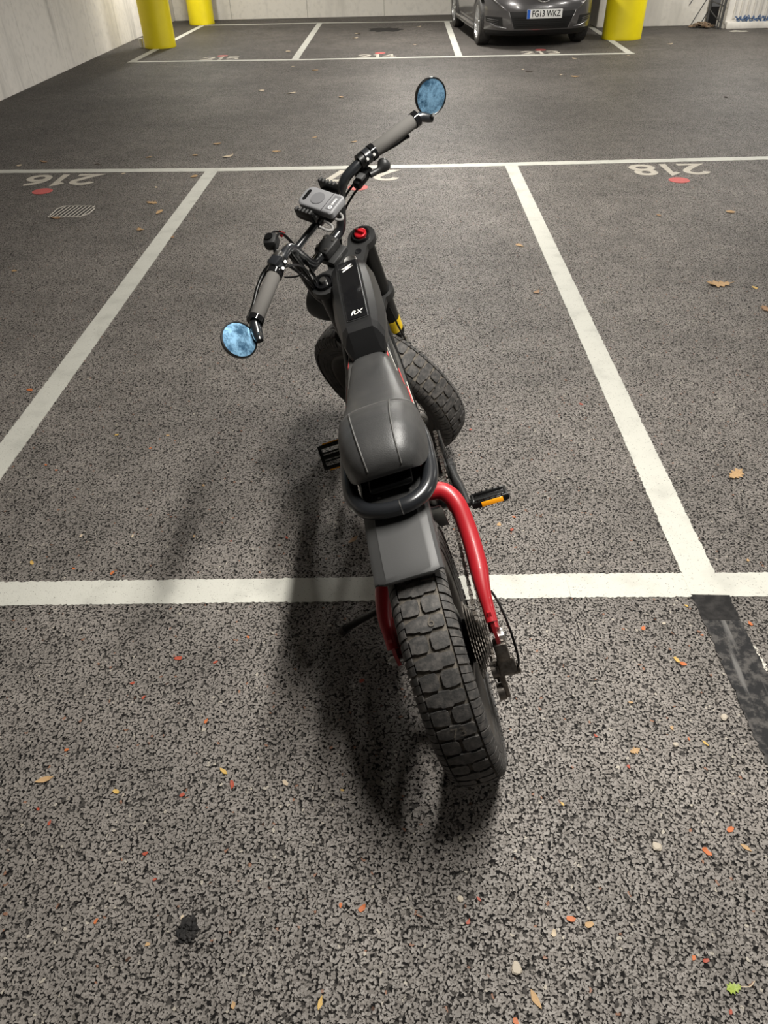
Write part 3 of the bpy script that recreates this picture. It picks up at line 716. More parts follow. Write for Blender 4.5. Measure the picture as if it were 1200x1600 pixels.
# ---- red swingarm
sw = MB()
hoop = []
side = [(0.0, 0.113, 0.335), (0.06, 0.1145, 0.375), (0.12, 0.119, 0.405), (0.185, 0.119, 0.445), (0.235, 0.112, 0.488), (0.262, 0.092, 0.510), (0.270, 0.06, 0.517), (0.272, 0.0, 0.519)]
R_ = [Vector((x, -y, z)) for x, y, z in side]; L_ = [Vector(p) for p in ((0.268, 0.04, 0.516), (0.255, 0.058, 0.505), (0.225, 0.072, 0.485), (0.175, 0.084, 0.448), (0.12, 0.100, 0.408), (0.06, 0.1145, 0.375), (0.0, 0.113, 0.335))]
path = spline(R_+L_, 8); n = len(path)
def rad(i):
    t = min(i, n-1-i)/8.0
    return 0.013+0.008*min(1, max(0, t-0.5)/1.2)
sw.tube(path, [rad(i) for i in range(n)], 18)
swing = sw.build('swingarm', M['red'], bike)
for s in (-1, 1):
    d = MB().prism([(-0.016, -0.028), (0.018, -0.03), (0.03, 0.01), (0.022, 0.062), (0.006, 0.066), (-0.016, 0.02)] if s < 0 else [(-0.008, -0.012), (0.018, -0.02), (0.03, 0.01), (0.022, 0.062), (0.006, 0.066), (-0.008, 0.02)], (0, s*0.113-0.004, RW), (1, 0, 0), (0, 0, 1), (0, 0.008, 0))
    d.build('dropout', M['red'], swing)
    g = MB().prism([(0.02, 0.02), (0.075, 0.075), (0.10, 0.06), (0.075, -0.01), (0.03, -0.02)], (0, s*0.108-0.003, RW), (1, 0, 0), (0, 0, 1), (0, 0.006, 0)); g.build('gusset', M['red'], swing)
    yy = 0.115 if s < 0 else 0.100
    st = spline([(0.01, s*0.112, RW), (0.10, s*yy, 0.300), (0.30, s*yy, 0.300), (0.46, s*0.085, 0.318)], 6)
    MB().tube(st, 0.012, 12).build('lower_stay', M['red'], swing)
    MB().tube(spline([(0.262, s*0.030, 0.51), (0.36, s*0.045, 0.44), (0.46, s*0.05, 0.33)], 6), 0.014, 12).build('front_strut', M['satin'], swing)
MB().cyl((0.46, -0.085, 0.32), (0.46, 0.085, 0.32), 0.02, n=16).build('pivot', M['satin'], swing)

# ---- main frame and body
fr = MB()
for s in (-1, 1):
    fr.tube(spline([S(0.56, 0, -0.03)+Y_*s*0.03, (0.80, s*0.045, 0.74), (0.60, s*0.052, 0.70), (0.40, s*0.058, 0.685), (0.22, s*0.062, 0.68)], 6), 0.015, 12)
    fr.tube(spline([S(0.40, 0, -0.03)+Y_*s*0.02, (0.86, s*0.05, 0.50), (0.74, s*0.055, 0.36), (0.62, s*0.055, 0.31)], 6), 0.017, 12)
    fr.tube(spline([(0.62, s*0.055, 0.31), (0.50, s*0.06, 0.34), (0.40, s*0.06, 0.50), (0.30, s*0.062, 0.68)], 6), 0.015, 12)
ht = A0+F2*-0.0
fr.cyl(S(0.44, 0, -0.025), S(0.60, 0, -0.025), 0.030, n=20)
frame = fr.build('main_frame', M['satin'], bike)
# body panels under tank and seat: shoulder facet then vertical flank
secs = []
for x, wt, zt, wm, zm, zb in ((0.22, 0.060, 0.705, 0.084, 0.66, 0.60), (0.30, 0.066, 0.715, 0.087, 0.665, 0.56), (0.42, 0.062, 0.722, 0.084, 0.672, 0.50), (0.54, 0.052, 0.728, 0.078, 0.675, 0.47), (0.64, 0.043, 0.735, 0.072, 0.68, 0.45), (0.74, 0.034, 0.738, 0.062, 0.68, 0.46), (0.80, 0.026, 0.735, 0.045, 0.67, 0.50)):
    secs.append([Vector((x, wt, zt)), Vector((x, wm, zm)), Vector((x, wm*0.95, zb+0.03)), Vector((x, wm*0.7, zb)), Vector((x, -wm*0.7, zb)), Vector((x, -wm*0.95, zb+0.03)), Vector((x, -wm, zm)), Vector((x, -wt, zt))])
body = MB().loft(secs).build('body_panel', M['panel_grey'], bike, sharp=20)
BT = [(0.22, 0.060, 0.705, 0.084, 0.66), (0.30, 0.066, 0.715, 0.087, 0.665), (0.42, 0.062, 0.722, 0.084, 0.672), (0.54, 0.052, 0.728, 0.078, 0.675), (0.64, 0.043, 0.735, 0.072, 0.68), (0.74, 0.034, 0.738, 0.062, 0.68)]
def facet(x, t, s):
    wt, zt, wm, zm = lerp_table(BT, x); return Vector((x, s*(wt+(wm-wt)*t), zt+(zm-zt)*t))
for s in (-1, 1):
    for nm, m_, xs, t0, t1, hw_ in (('pale_stripe', 'stripe_grey', (0.66, 0.52), 0.28, 0.40, 0.03), ('red_stripe', 'stripe_red', (0.655, 0.47), 0.50, 0.62, 0.06), ('pale_stripe', 'stripe_grey', (0.50, 0.33), 0.90, 0.94, 0.03), ('red_stripe', 'stripe_red', (0.47, 0.29), 0.80, 0.84, 0.05), ('red_stripe', 'stripe_red', (0.60, 0.57), 0.06, 0.1, 0.10)):
        rows = []
        nn = Vector((0, s*0.9, 0.45))*0.0012
        for i in range(9):
            u = i/8; x = xs[0]+(xs[1]-xs[0])*u; t = t0+(t1-t0)*u; k = hw_*(1-u*0.75)
            rows.append([facet(x, t-k, s)+nn, facet(x, t+k, s)+nn])
        MB().shell(rows, lambda i, k: -nn*0.6).build(nm, M[m_], body, smooth=False)
# tank
def tank_sec(x, z0, wt, wc, ws, zs, wb, zb, yo=-0.008):
    """top half width, chamfer half width, widest half width and its height, bottom"""
    pts = [(wt, z0), (wc, z0-0.012), (ws, zs), (ws*0.97, zs-0.025), (wb, zb)]
    return [Vector((x, yo+y, z)) for y, z in pts]+[Vector((x, yo-y, z)) for y, z in reversed(pts)]
TS = [tank_sec(0.895, 0.858, 0.026, 0.040, 0.050, 0.822, 0.034, 0.775), tank_sec(0.875, 0.868, 0.031, 0.046, 0.060, 0.818, 0.040, 0.745), tank_sec(0.80, 0.855, 0.034, 0.051, 0.066, 0.802, 0.045, 0.735), tank_sec(0.72, 0.839, 0.034, 0.052, 0.067, 0.787, 0.046, 0.732),
      tank_sec(0.65, 0.825, 0.033, 0.050, 0.062, 0.778, 0.046, 0.735), tank_sec(0.605, 0.816, 0.032, 0.046, 0.055, 0.774, 0.046, 0.737), tank_sec(0.588, 0.806, 0.031, 0.040, 0.050, 0.768, 0.045, 0.738), tank_sec(0.583, 0.780, 0.031, 0.038, 0.046, 0.758, 0.044, 0.738), tank_sec(0.578, 0.752, 0.033, 0.037, 0.040, 0.742, 0.040, 0.737)]
tank = MB().loft(TS).build('tank', M['tank'], bike, sharp=14)
def on_top(x, y): return Vector((x, -0.008+y, 0.8265+(x-0.657)*0.197))
rows = []
for i in range(13):
    x = 0.872-0.25*i/12; hw_ = 0.0245 if i else 0.023; rows.append([on_top(x, hw_+0.001)+Vector((0, 0, 0.0022)), on_top(x, 0)+Vector((0, 0, 0.0030)), on_top(x, -hw_-0.001)+Vector((0, 0, 0.0022))])
pan = MB().shell(rows, lambda i, k: Vector((0, 0, -0.006))).build('tank_panel', M['gloss'], tank, sharp=30)
rim_pts = [on_top(0.875, 0.026), on_top(0.875, -0.026), on_top(0.62, -0.026), on_top(0.62, 0.026)]
rp = []
for a, b in zip(rim_pts, rim_pts[1:]+rim_pts[:1]): rp += [a+(b-a)*t/6 for t in range(6)]
MB().tube(rp, 0.0022, 6, closed=True).build('panel_edge', M['tank'], tank)
def panel_print(name, vs, fs, cx, cy, sc=1.0):
    # lettering reads from the saddle: text right = -y, text up = +x
    mb = MB(); up = Vector((0, 0, 0.0036)); low = Vector((0, 0, 0.0028))
    mb.add([on_top(cx+p.y*sc, cy-p.x*sc)+up for p in vs], fs); mb.build(name, M['white_print'], tank, smooth=False)
vs_, fs_ = text2d('RX', 0.022, 0.0003, 0.35, 1.0); panel_print('lettering', vs_, fs_, 0.643, 0.001)
mk = MB()
for q in ([(-0.013, -0.0005), (0.009, 0.010), (0.011, 0.0075), (0.003, 0.002), (0.001, -0.001)], [(0.013, 0.0015), (-0.009, -0.011), (-0.011, -0.0085), (-0.004, -0.003), (-0.002, 0.0005)], [(-0.013, -0.0005), (0.001, -0.001), (0.003, 0.002)], [(0.013, 0.0015), (-0.002, 0.0005), (-0.004, -0.003)]):
    mk.add([Vector((a, b, 0)) for a, b in q], [tuple(range(len(q)))])
panel_print('emblem', [Vector(v) for v in mk.v], mk.f, 0.842, 0.001, 1.35)

# ---- seat
SEAT = [(0.092, 0.040, 0.752, 0.734), (0.100, 0.055, 0.766, 0.722), (0.114, 0.069, 0.779, 0.712), (0.138, 0.080, 0.791, 0.702), (0.17, 0.088, 0.799, 0.695), (0.21, 0.092, 0.800, 0.692), (0.25, 0.092, 0.793, 0.692), (0.275, 0.0915, 0.782, 0.692), (0.290, 0.090, 0.770, 0.692),
        (0.32, 0.084, 0.758, 0.692), (0.38, 0.075, 0.747, 0.694), (0.45, 0.066, 0.742, 0.698), (0.52, 0.056, 0.741, 0.704), (0.56, 0.049, 0.743, 0.709), (0.580, 0.042, 0.742, 0.713), (0.592, 0.033, 0.736, 0.719)]
def SEXP(x): return 0.72 if x < 0.27 else 0.72-0.10*min(1, (x-0.27)/0.05)
def seat_sec(x, wd, zt, zb):
    q = []; yo = -0.004
    for i in range(29):
        a = PI*i/28; c, s = math.cos(a), math.sin(a)
        flat = 0.62 if x < 0.28 else 0.50
        y = wd*math.copysign(abs(c)**SEXP(x), c); z = zb+(zt-zb)*abs(s)**flat
        q.append(Vector((x, yo+y, z)))
    return q
sm = MB(); rows = []
xs = [t[0] for t in SEAT]
fine = []
for a, b in zip(SEAT, SEAT[1:]):
    k = 3 if b[0]-a[0] > 0.02 else 2
    fine += [[p+(q-p)*i/k for p, q in zip(a, b)] for i in range(k)]
fine.append(list(SEAT[-1]))
sm.loft([seat_sec(*t) for t in fine])
seat = sm.build('seat', M['vinyl'], bike, sharp=50)
def seat_pt(x, y, up=0.0012):
    wd, zt, zb = lerp_table(SEAT, x); yy = max(-0.999, min(0.999, y/wd)); c = abs(yy)**(1/SEXP(x)); flat = 0.62 if x < 0.28 else 0.50
    s = math.sqrt(max(0, 1-c*c)); return Vector((x, -0.004+y, zb+(zt-zb)*s**flat+up))
MB().tube([seat_pt(0.287+0.012*(1-(y/0.09)**2), y*0.985) for y in [-0.088+0.176*i/32 for i in range(33)]], 0.0018, 6).build('seam', M['thread'], seat)
MB().tube([seat_pt(0.296-0.205*i/30, 0.054-0.022*(i/30)) for i in range(31)], 0.0018, 6).build('seam', M['thread'], seat)
MB().tube([seat_pt(0.296-0.205*i/30, -0.040+0.004*(i/30)) for i in range(31)], 0.0018, 6).build('seam', M['thread'], seat)
MB().box((0.33, -0.004, 0.692), (0.46, 0.09, 0.016), None, 0.006).build('seat_base', M['satin'], bike)
# grab loop and tail plate
lp = spline([(0.36, 0.070, 0.680), (0.27, 0.085, 0.678), (0.19, 0.087, 0.676), (0.125, 0.083, 0.674), (0.078, 0.062, 0.674), (0.058, 0.028, 0.674), (0.053, -0.006, 0.674), (0.058, -0.036, 0.674), (0.08, -0.066, 0.674), (0.125, -0.083, 0.674), (0.19, -0.087, 0.676), (0.27, -0.085, 0.678), (0.36, -0.070, 0.680)], 8)
loop = MB().tube(lp, 0.0165, 16).build('grab_loop', M['tube'], bike)
wj = min(range(len(lp)), key=lambda i: (lp[i]-Vector((0.053, -0.012, 0.674))).length)
MB().tube([lp[wj]+(lp[wj+1]-lp[wj])*t*0.5-(lp[wj+1]-lp[wj])*0.25 for t in (0, 1)], 0.0174, 16).build('weld_ring', M['chrome'], loop)
tp = MB().prism([(0.08, -0.05), (0.08, 0.045), (0.11, 0.064), (0.26, 0.068), (0.26, -0.072), (0.11, -0.068)], (0, 0, 0.659), (1, 0, 0), (0, 1, 0), (0, 0, 0.004)).build('tail_plate', M['plastic'], bike)
for y in (0.03, -0.035): MB().cyl((0.115, y, 0.663), (0.115, y, 0.668), 0.0045, n=10).build('bolt', M['chrome'], tp)
MB().prism([(0.16, -0.074), (0.19, -0.079), (0.17, -0.058)], (0, 0, 0.672), (1, 0, 0), (0, 1, 0), (0, 0, 0.012)).build('tail_reflector', M['red_lens'], bike)
for s in (-1, 1):
    MB().tube([(0.19, s*0.075, 0.672), (0.23, s*0.060, 0.667), (0.30, s*0.05, 0.685)], 0.006, 8).build('loop_bracket', M['chrome'], loop)
# rear fender
rows = []
FP = [(-0.078, 0.607), (-0.074, 0.611), (-0.05, 0.621), (-0.01, 0.633), (0.04, 0.643), (0.09, 0.650), (0.14, 0.654), (0.20, 0.655)]
fp = spline([(x, 0, z) for x, z in FP], 3); EC = [0.020, 0.017, 0.013, 0.008, 0.003, 0.0]
for i, p in enumerate(fp):
    e = 1.0 if i > 4 else (0.70+0.3*math.sqrt(i/4.0))
    row = []
    for y, dz in ((0.071, -0.026), (0.0690, -0.014), (0.060, -0.004), (0.048, 0.0005), (0.044, 0.0045), (0.02, 0.006), (0, 0.0065), (-0.02, 0.006), (-0.044, 0.0045), (-0.048, 0.0005), (-0.060, -0.004), (-0.0665, -0.014), (-0.068, -0.030)):
        xoff = 0.022*(abs(y)/0.068)**3 if i < 3 else 0
        row.append(Vector((p.x+EC[min(i, 5)]*max(0.0, (abs(y)-0.040)/0.030)**2, 0.004+y, p.z+dz*0.8*(0.35+0.65*min(1, i/6)))))
    rows.append(row)
MB().shell(rows, lambda i, k: Vector((0, 0, -0.0035))).build('rear_fender', M['plastic'], bike, sharp=25)
rows = []
for i in range(19):
    a = math.radians(18+38*i/18); r = 0.312
    rows.append([Vector((r*math.cos(a), y, RW+r*math.sin(a)-(0.012 if abs(y) > 0.06 else 0))) for y in (-0.076, -0.062, -0.03, 0, 0.03, 0.062, 0.070)])
MB().shell(rows, lambda i, k: Vector((0.003, 0, 0.003))).build('tyre_hugger', M['satin'], bike, sharp=30)
# kickstand
foot = Vector((0.322, 0.305, 0.088))
ks = MB().tube(spline([(0.125, 0.115, 0.345), (0.17, 0.157, 0.287), (0.24, 0.225, 0.196), foot+(Vector((0.24, 0.225, 0.196))-foot).normalized()*0.012], 6), 0.010, 10)
ks.box((0.115, 0.108, 0.345), (0.045, 0.028, 0.03), None, 0.006)
kick = ks.build('kickstand', M['satin'], bike)
d = (foot-Vector((0.24, 0.225, 0.196))).normalized(); MB().cyl(foot-d*0.04, foot-d*0.004, 0.013, 0.015, n=12).build('rubber_foot', M['rubber'], kick)

# ---- fork
for s in (-1, 1):
    MB().cyl(S(0.235, s*0.088, 0), S(0.640, s*0.088, 0), 0.0275, n=24).build('fork_tube', M['satin'], bike)
    MB().lathe(S(0.0, s*0.088, 0), AX, [(-0.03, 0.0), (-0.03, 0.022), (0.03, 0.024), (0.06, 0.019), (0.24, 0.019)], 20).build('fork_lower', M['gloss'], bike)
    MB().lathe(S(0.225, s*0.088, 0), AX, [(0, 0.020), (0, 0.029), (0.018, 0.030), (0.022, 0.028)], 24).build('dust_seal', M['satin'], bike)
    cap = MB().lathe(S(0.640, s*0.088, 0), AX, [(0, 0.025), (0.012, 0.025), (0.012, 0.021), (0.008, 0.019), (0.008, 0.0)], 24).build('fork_cap', M['gloss'], bike)
    if s < 0:
        kn = MB()
        kn.lathe(S(0.647, s*0.088, 0), AX, [(0, 0.0168), (0.008, 0.0168), (0.010, 0.0145), (0.010, 0)], 24)
        kn.box(S(0.660, s*0.088, 0), (0.030, 0.007, 0.012), Matrix((F2, L2, AX)).transposed(), 0.003)
        kn.build('adjuster_knob', M['red_metal'], cap)
        MB().cyl(S(0.667, s*0.088, 0.006), S(0.669, s*0.088, 0.006), 0.004, n=10).build('knob_bolt', M['chrome'], cap)
    else:
        MB().cyl(S(0.648, s*0.088, 0), S(0.658, s*0.088, 0), 0.009, n=14).build('valve_cap', M['chrome'], cap)
rows = []
for i in range(9):
    a = math.radians(112+112*i/8)
    rows.append([S(h, -0.088, 0)+Sd(0, math.sin(a)*0.0283, math.cos(a)*0.0283) for h in (0.250, 0.302)])
MB().shell(rows, lambda i, k: Sd(0, 0, -0.0004)).build('warning_label', M['label'], bike, sharp=60)
def crown(h, th, name, mtl):
    poly = []
    for k in range(13): a = math.radians(-120+240*k/12-90); poly.append((-0.088+0.040*math.sin(a-PI/2+PI/2)*1.0, 0.040*math.cos(a)))
    # outline in (l, f): right end, rear bulge to the stem, left end, front waist
    out = []
    for k in range(13): a = math.radians(60+240*k/12); out.append((-0.088+0.039*math.cos(a), 0.039*math.sin(a)))
    out += [(-0.045, -0.044), (-0.022, -0.056), (0.022, -0.056), (0.045, -0.044)]
    for k in range(13): a = math.radians(240+240*k/12); out.append((0.088+0.039*math.cos(a), 0.039*math.sin(a)))
    out += [(0.045, 0.018), (0.03, 0.034), (-0.03, 0.034), (-0.045, 0.018)]
    mb = MB().prism(out, S(h, 0, 0), L2, F2, AX*th)
    return mb.build(name, mtl, bike)
crown_top = crown(0.622, 0.020, 'upper_crown', M['plastic_dark'])
crown(0.405, 0.024, 'lower_crown', M['plastic_dark'])
for s in (-1, 1):
    MB().cyl(S(0.6424, s*0.040, -0.024), S(0.6430, s*0.040, -0.024), 0.0095, n=18).build('lightening_hole', M['gloss'], crown_top)
MB().lathe(S(0.642, 0, -0.026), AX, [(0, 0.020), (0.006, 0.020), (0.008, 0.016), (0.006, 0.010), (0.006, 0)], 24).build('stem_bolt', M['chrome'], crown_top)
MB().box(S(0.648, 0, 0.028), (0.050, 0.066, 0.020), Matrix((F2, L2, AX)).transposed(), 0.004).build('riser_block', M['plastic_dark'], bike)
clampb = MB().box(S(0.672, 0, 0.043), (0.046, 0.062, 0.026), Matrix((F2, L2, AX)).transposed(), 0.006).build('bar_clamp', M['plastic_dark'], bike)
for s in (-1, 1):
    for f in (0.030, 0.060): MB().cyl(S(0.683, s*0.017, f), S(0.6875, s*0.017, f), 0.0045, n=10).build('bolt', M['chrome'], clampb)
MB().cyl(S(0, -0.115, 0)+Sd(0, 0, OFF), S(0, 0.115, 0)+Sd(0, 0, OFF), 0.010, n=14).build('front_axle', M['chrome'], bike)
for s in (-1, 1): MB().box(S(0.0, s*0.092, OFF*0.5), (0.06, 0.016, 0.05), Matrix((F2, L2, AX)).transposed(), 0.006).build('axle_lug', M['satin'], bike)
cal = MB().box(S(0.10, 0.083, -0.045), (0.05, 0.03, 0.07), Matrix((F2, L2, AX)).transposed(), 0.008).build('front_caliper', M['satin'], bike)
MB().box(S(0.18, -0.075, -0.05), (0.018, 0.022, 0.05), Matrix((F2, L2, AX)).transposed(), 0.004).build('hose_bracket', M['satin'], bike)
MB().cyl(S(0.215, -0.075, -0.05), S(0.235, -0.077, -0.045), 0.008, n=8).build('hose_fitting', M['chrome'], bike)
# ---- headlight (seen from behind) and the plate in front of the fork
MB().lathe(S(0.410, -0.004, 0.160), F2*-1, [(-0.035, 0.0), (-0.03, 0.056), (-0.022, 0.066), (-0.012, 0.068), (0.02, 0.066), (0.05, 0.057), (0.075, 0.041), (0.09, 0.020), (0.094, 0)], 36).build('headlight', M['plastic_dark'], bike)
MB().box(S(0.615, -0.018, 0.095), (0.012, 0.125, 0.085), Matrix((F2, L2, AX)).transposed() @ Matrix.Rotation(-0.5, 3, 'Y'), 0.004).build('fly_screen', M['satin'], bike)
# ---- handlebar
BAR = [(0.670, 0.0, 0.043), (0.670, 0.035, 0.043), (0.673, 0.060, 0.043), (0.695, 0.077, 0.042), (0.745, 0.095, 0.039), (0.775, 0.108, 0.034), (0.797, 0.128, 0.025), (0.808, 0.160, 0.012), (0.812, 0.20, 0.0), (0.813, 0.28, -0.028), (0.8145, 0.350, -0.053)]
full = [S(s, -l, f) for s, l, f in reversed(BAR[1:])]+[S(s, l, f) for s, l, f in BAR]
bar = MB().tube(spline(full, 8), 0.0128, 14).build('handlebar', M['tube'], bike)
MB().cyl(S(0.765, -0.103, 0.036), S(0.765, 0.103, 0.036), 0.0095, n=14).build('crossbar', M['tube'], bike)
for s in (-1, 1):
    a, b = S(0.8122, s*0.216, -0.006), S(0.8143, s*0.343, -0.0505); d = (b-a).normalized()
    g = MB().tube([a, a+d*0.002, b-d*0.002, b], [0.0165, 0.0178, 0.0178, 0.0165], 20).build('grip', M['grip'], bike)
    MB().cyl(a-d*0.010, a+d*0.003, 0.0205, n=20).build('grip_collar', M['gloss'], bike)
    MB().cyl(b-d*0.004, b+d*0.010, 0.0200, n=20).build('grip_collar', M['gloss'], bike)
    # control clamp inboard of the grip
    MB().cyl(a-d*0.030, a-d*0.013, 0.0195, n=18).build('control_clamp', M['tube'], bike)
    MB().cyl(a-d*0.048, a-d*0.033, 0.0185, n=18).build('control_clamp', M['satin'], bike)
    for q, hh in ((0.020, 0.021), (0.040, 0.020)): MB().cyl(a-d*q+Sd(0.006, 0, -hh), a-d*q+Sd(0.012, 0, -hh-0.006), 0.004, n=8).build('clamp_bolt', M['chrome'], bike)
    # brake lever
    lev = MB(); z = -0.004 if s > 0 else -0.030; fo = 0.0 if s > 0 else -0.012
    lp_ = spline([S(0.805+z, s*0.185, 0.030+fo), S(0.800+z, s*0.215, 0.038+fo), S(0.797+z, s*0.255, 0.028+fo), S(0.795+z, s*0.30, 0.006+fo), S(0.796+z, s*0.338, -0.010+fo)], 6)
    lev.tube(lp_, [0.009-0.004*min(1, i/10) for i in range(len(lp_)-3)]+[0.005, 0.006, 0.007], 10); lev.box(S(0.806+z, s*0.175, 0.022+fo), (0.04, 0.035, 0.022), Matrix((F2, L2, AX)).transposed(), 0.006)
    lv = lev.build('brake_lever', M['satin'], bike)
    # bar end mirror
    e = b+d*0.012
    n_ = Sd(0.665, -0.265, -0.698).normalized() if s > 0 else Sd(0.278, 0.351, -0.894).normalized()
    mc = S(0.825, 0.413, -0.060) if s > 0 else S(0.828, -0.415, -0.058); mr = 0.041
    mir = MB().lathe(mc, n_, [(-0.024, 0.0), (-0.023, mr*0.74), (-0.014, mr*0.98), (-0.003, mr+0.0035), (0.002, mr+0.0035), (0.003, mr+0.001), (0.001, mr-0.001), (0.0, 0.0)], 44).build('mirror_head', M['satin'], bike)
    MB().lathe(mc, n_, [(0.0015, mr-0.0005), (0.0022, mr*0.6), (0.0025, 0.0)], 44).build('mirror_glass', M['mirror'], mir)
    arm = MB(); j = e+d*0.014
    if s > 0: arm.tube([e-d*0.004, e+d*0.006+Sd(-0.004, 0, -0.004), e+d*0.026+Sd(-0.010, 0, -0.020), e+d*0.032+Sd(-0.012, 0, -0.026)], [0.013, 0.014, 0.012, 0.009], 10)
    else: arm.tube([e-d*0.004, e+d*0.008+Sd(-0.003, 0, -0.004), e+d*0.020+Sd(-0.012, 0, -0.014), e+d*0.026+Sd(-0.016, 0, -0.018)], [0.012, 0.012, 0.011, 0.009], 10)
    ed = e+d*0.018+Sd(-0.010, 0, -0.006); q = ed-mc; q = (q-n_*q.dot(n_)).normalized(); arm.tube([ed, mc+q*(mr+0.001)-n_*0.010, mc+q*mr*0.7-n_*0.012], 0.006, 8); arm.build('mirror_arm', M['tube'], mir)
    MB().cyl(e+d*0.020+Sd(-0.002, 0, -0.022), e+d*0.020+Sd(0.001, 0, -0.030), 0.0045, n=10).build('arm_bolt', M['chrome'], mir)
# switches
sb = MB().box(S(0.838, 0.150, 0.042), (0.036, 0.036, 0.032), Matrix((F2, L2, AX)).transposed() @ Matrix.Rotation(0.5, 3, 'Z'), 0.010).build('switch_box', M['plastic_dark'], bike)
MB().cyl(S(0.8545, 0.150, 0.043), S(0.857, 0.150, 0.043), 0.010, n=16).build('switch_button', M['satin'], sb)
MB().box(S(0.832, 0.172, 0.006), (0.018, 0.020, 0.014), Matrix((F2, L2, AX)).transposed(), 0.004).build('clamp_buckle', M['chrome'], bike)
MB().box(S(0.828, 0.190, 0.002), (0.030, 0.032, 0.020), Matrix((F2, L2, AX)).transposed(), 0.006).build('display_housing', M['tube'], bike)
MB().box(S(0.776, -0.152, 0.0), (0.022, 0.05, 0.022), Matrix((F2, L2, AX)).transposed(), 0.005).build('throttle_housing', M['satin'], bike)
MB().box(S(0.790, -0.148, -0.006), (0.020, 0.020, 0.010), Matrix((F2, L2, AX)).transposed(), 0.002).build('throttle_display', M['plastic'], bike)
MB().tube(spline([S(0.775, -0.175, -0.012), S(0.772, -0.205, -0.024), S(0.775, -0.232, -0.026)], 5), [0.008]*5+[0.011, 0.015, 0.018, 0.018, 0.015, 0.009], 10).build('thumb_lever', M['plastic_dark'], bike)
MB().prism([(0, 0), (0.014, 0.004), (0.006, 0.016)], S(0.812, 0.112, 0.05), L2*-1, AX, F2*0.008).build('red_tab', M['red_metal'], bike)
MB().tube(spline([S(0.80, 0.205, -0.026), S(0.80, 0.190, -0.055), S(0.802, 0.175, -0.062)], 5), 0.0022, 7).build('turn_lever', M['satin'], bike)
# cables and hoses
for pts, r in (([(0.815, 0.165, 0.03), (0.840, 0.130, 0.055), (0.800, 0.095, 0.065), (0.70, 0.075, 0.06), (0.58, 0.07, 0.04), (0.50, 0.06, 0.01)], 0.0032),
               ([(0.825, 0.18, 0.01), (0.846, 0.14, 0.030), (0.815, 0.105, 0.045), (0.72, 0.09, 0.03), (0.60, 0.085, 0.03), (0.47, 0.06, -0.02)], 0.0030),
               ([(0.815, 0.19, -0.018), (0.78, 0.15, -0.012), (0.72, 0.12, 0.0), (0.62, 0.10, 0.02), (0.50, 0.07, 0.0)], 0.0032),
               ([(0.79, 0.165, 0.0), (0.72, 0.135, 0.01), (0.65, 0.115, 0.015), (0.55, 0.09, 0.02)], 0.0036),
               ([(0.80, 0.14, 0.02), (0.73, 0.12, 0.02), (0.66, 0.10, 0.02), (0.58, 0.085, 0.03)], 0.0046),
               ([(0.775, -0.15, 0.01), (0.755, -0.128, 0.03), (0.72, -0.105, 0.05), (0.63, -0.07, 0.065), (0.55, -0.03, 0.05)], 0.0032),
               ([(0.77, -0.16, -0.006), (0.745, -0.122, 0.018), (0.70, -0.095, 0.045), (0.62, -0.06, 0.07)], 0.0030),
               ([(0.40, -0.060, -0.045), (0.33, -0.055, -0.06), (0.27, -0.062, -0.06), (0.22, -0.075, -0.05)], 0.0030),
               ([(0.80, 0.135, 0.012), (0.73, 0.122, 0.016), (0.66, 0.108, 0.02), (0.56, 0.088, 0.04), (0.48, 0.05, 0.05)], 0.0052),
               ([(0.745, 0.118, 0.03), (0.70, 0.118, 0.035), (0.63, 0.10, 0.05), (0.55, 0.075, 0.06)], 0.0060)):
    MB().tube(spline([S(*p) for p in pts], 7), r, 8).build('cable_or_dark_line', M['satin'], bike)
MB().tube(spline([S(0.775, 0.122, 0.022), S(0.72, 0.116, 0.030), S(0.65, 0.104, 0.045), S(0.57, 0.086, 0.058), S(0.50, 0.06, 0.06)], 7), 0.0125, 12).build('cable_sheath', M['satin'], bike)
# phone mount on the crossbar with jaws, hooks and arms
RB = Matrix((F2, L2, AX)).transposed()
mt = MB().box(S(0.795, -0.014, 0.016), (0.085, 0.05, 0.016), RB, 0.005); mt.cyl(S(0.765, -0.014, 0.036), S(0.795, -0.014, 0.030), 0.014, n=14)
mt.cyl(S(0.765, -0.035, 0.036), S(0.765, 0.010, 0.036), 0.015, n=14)
mount = mt.build('phone_mount', M['satin'], bike)
for l, l2 in ((-0.066, -0.050), (0.036, 0.022)):
    MB().box(S(0.812, (l+l2)/2, 0.024), (0.050, abs(l-l2)+0.012, 0.010), RB, 0.003).build('clamp_arm', M['plastic_dark'], mount)
    MB().box(S(0.822, l, 0.026), (0.064, 0.010, 0.030), RB, 0.004).build('clamp_jaw', M['satin'], mount)
    for k in range(5): MB().box(S(0.838, l, 0.004+0.011*k), (0.005, 0.012, 0.004), RB, 0.001).build('jaw_tooth', M['plastic'], mount)
for l0, f0 in ((-0.004, -0.046), (0.034, -0.042)):
    MB().tube(spline([S(0.808, l0-0.010, f0+0.022), S(0.803, l0-0.009, f0), S(0.800, l0, f0-0.009), S(0.803, l0+0.009, f0), S(0.808, l0+0.010, f0+0.022)], 6), 0.0032, 8).build('rubber_hook', M['grey_rubber'], mount)
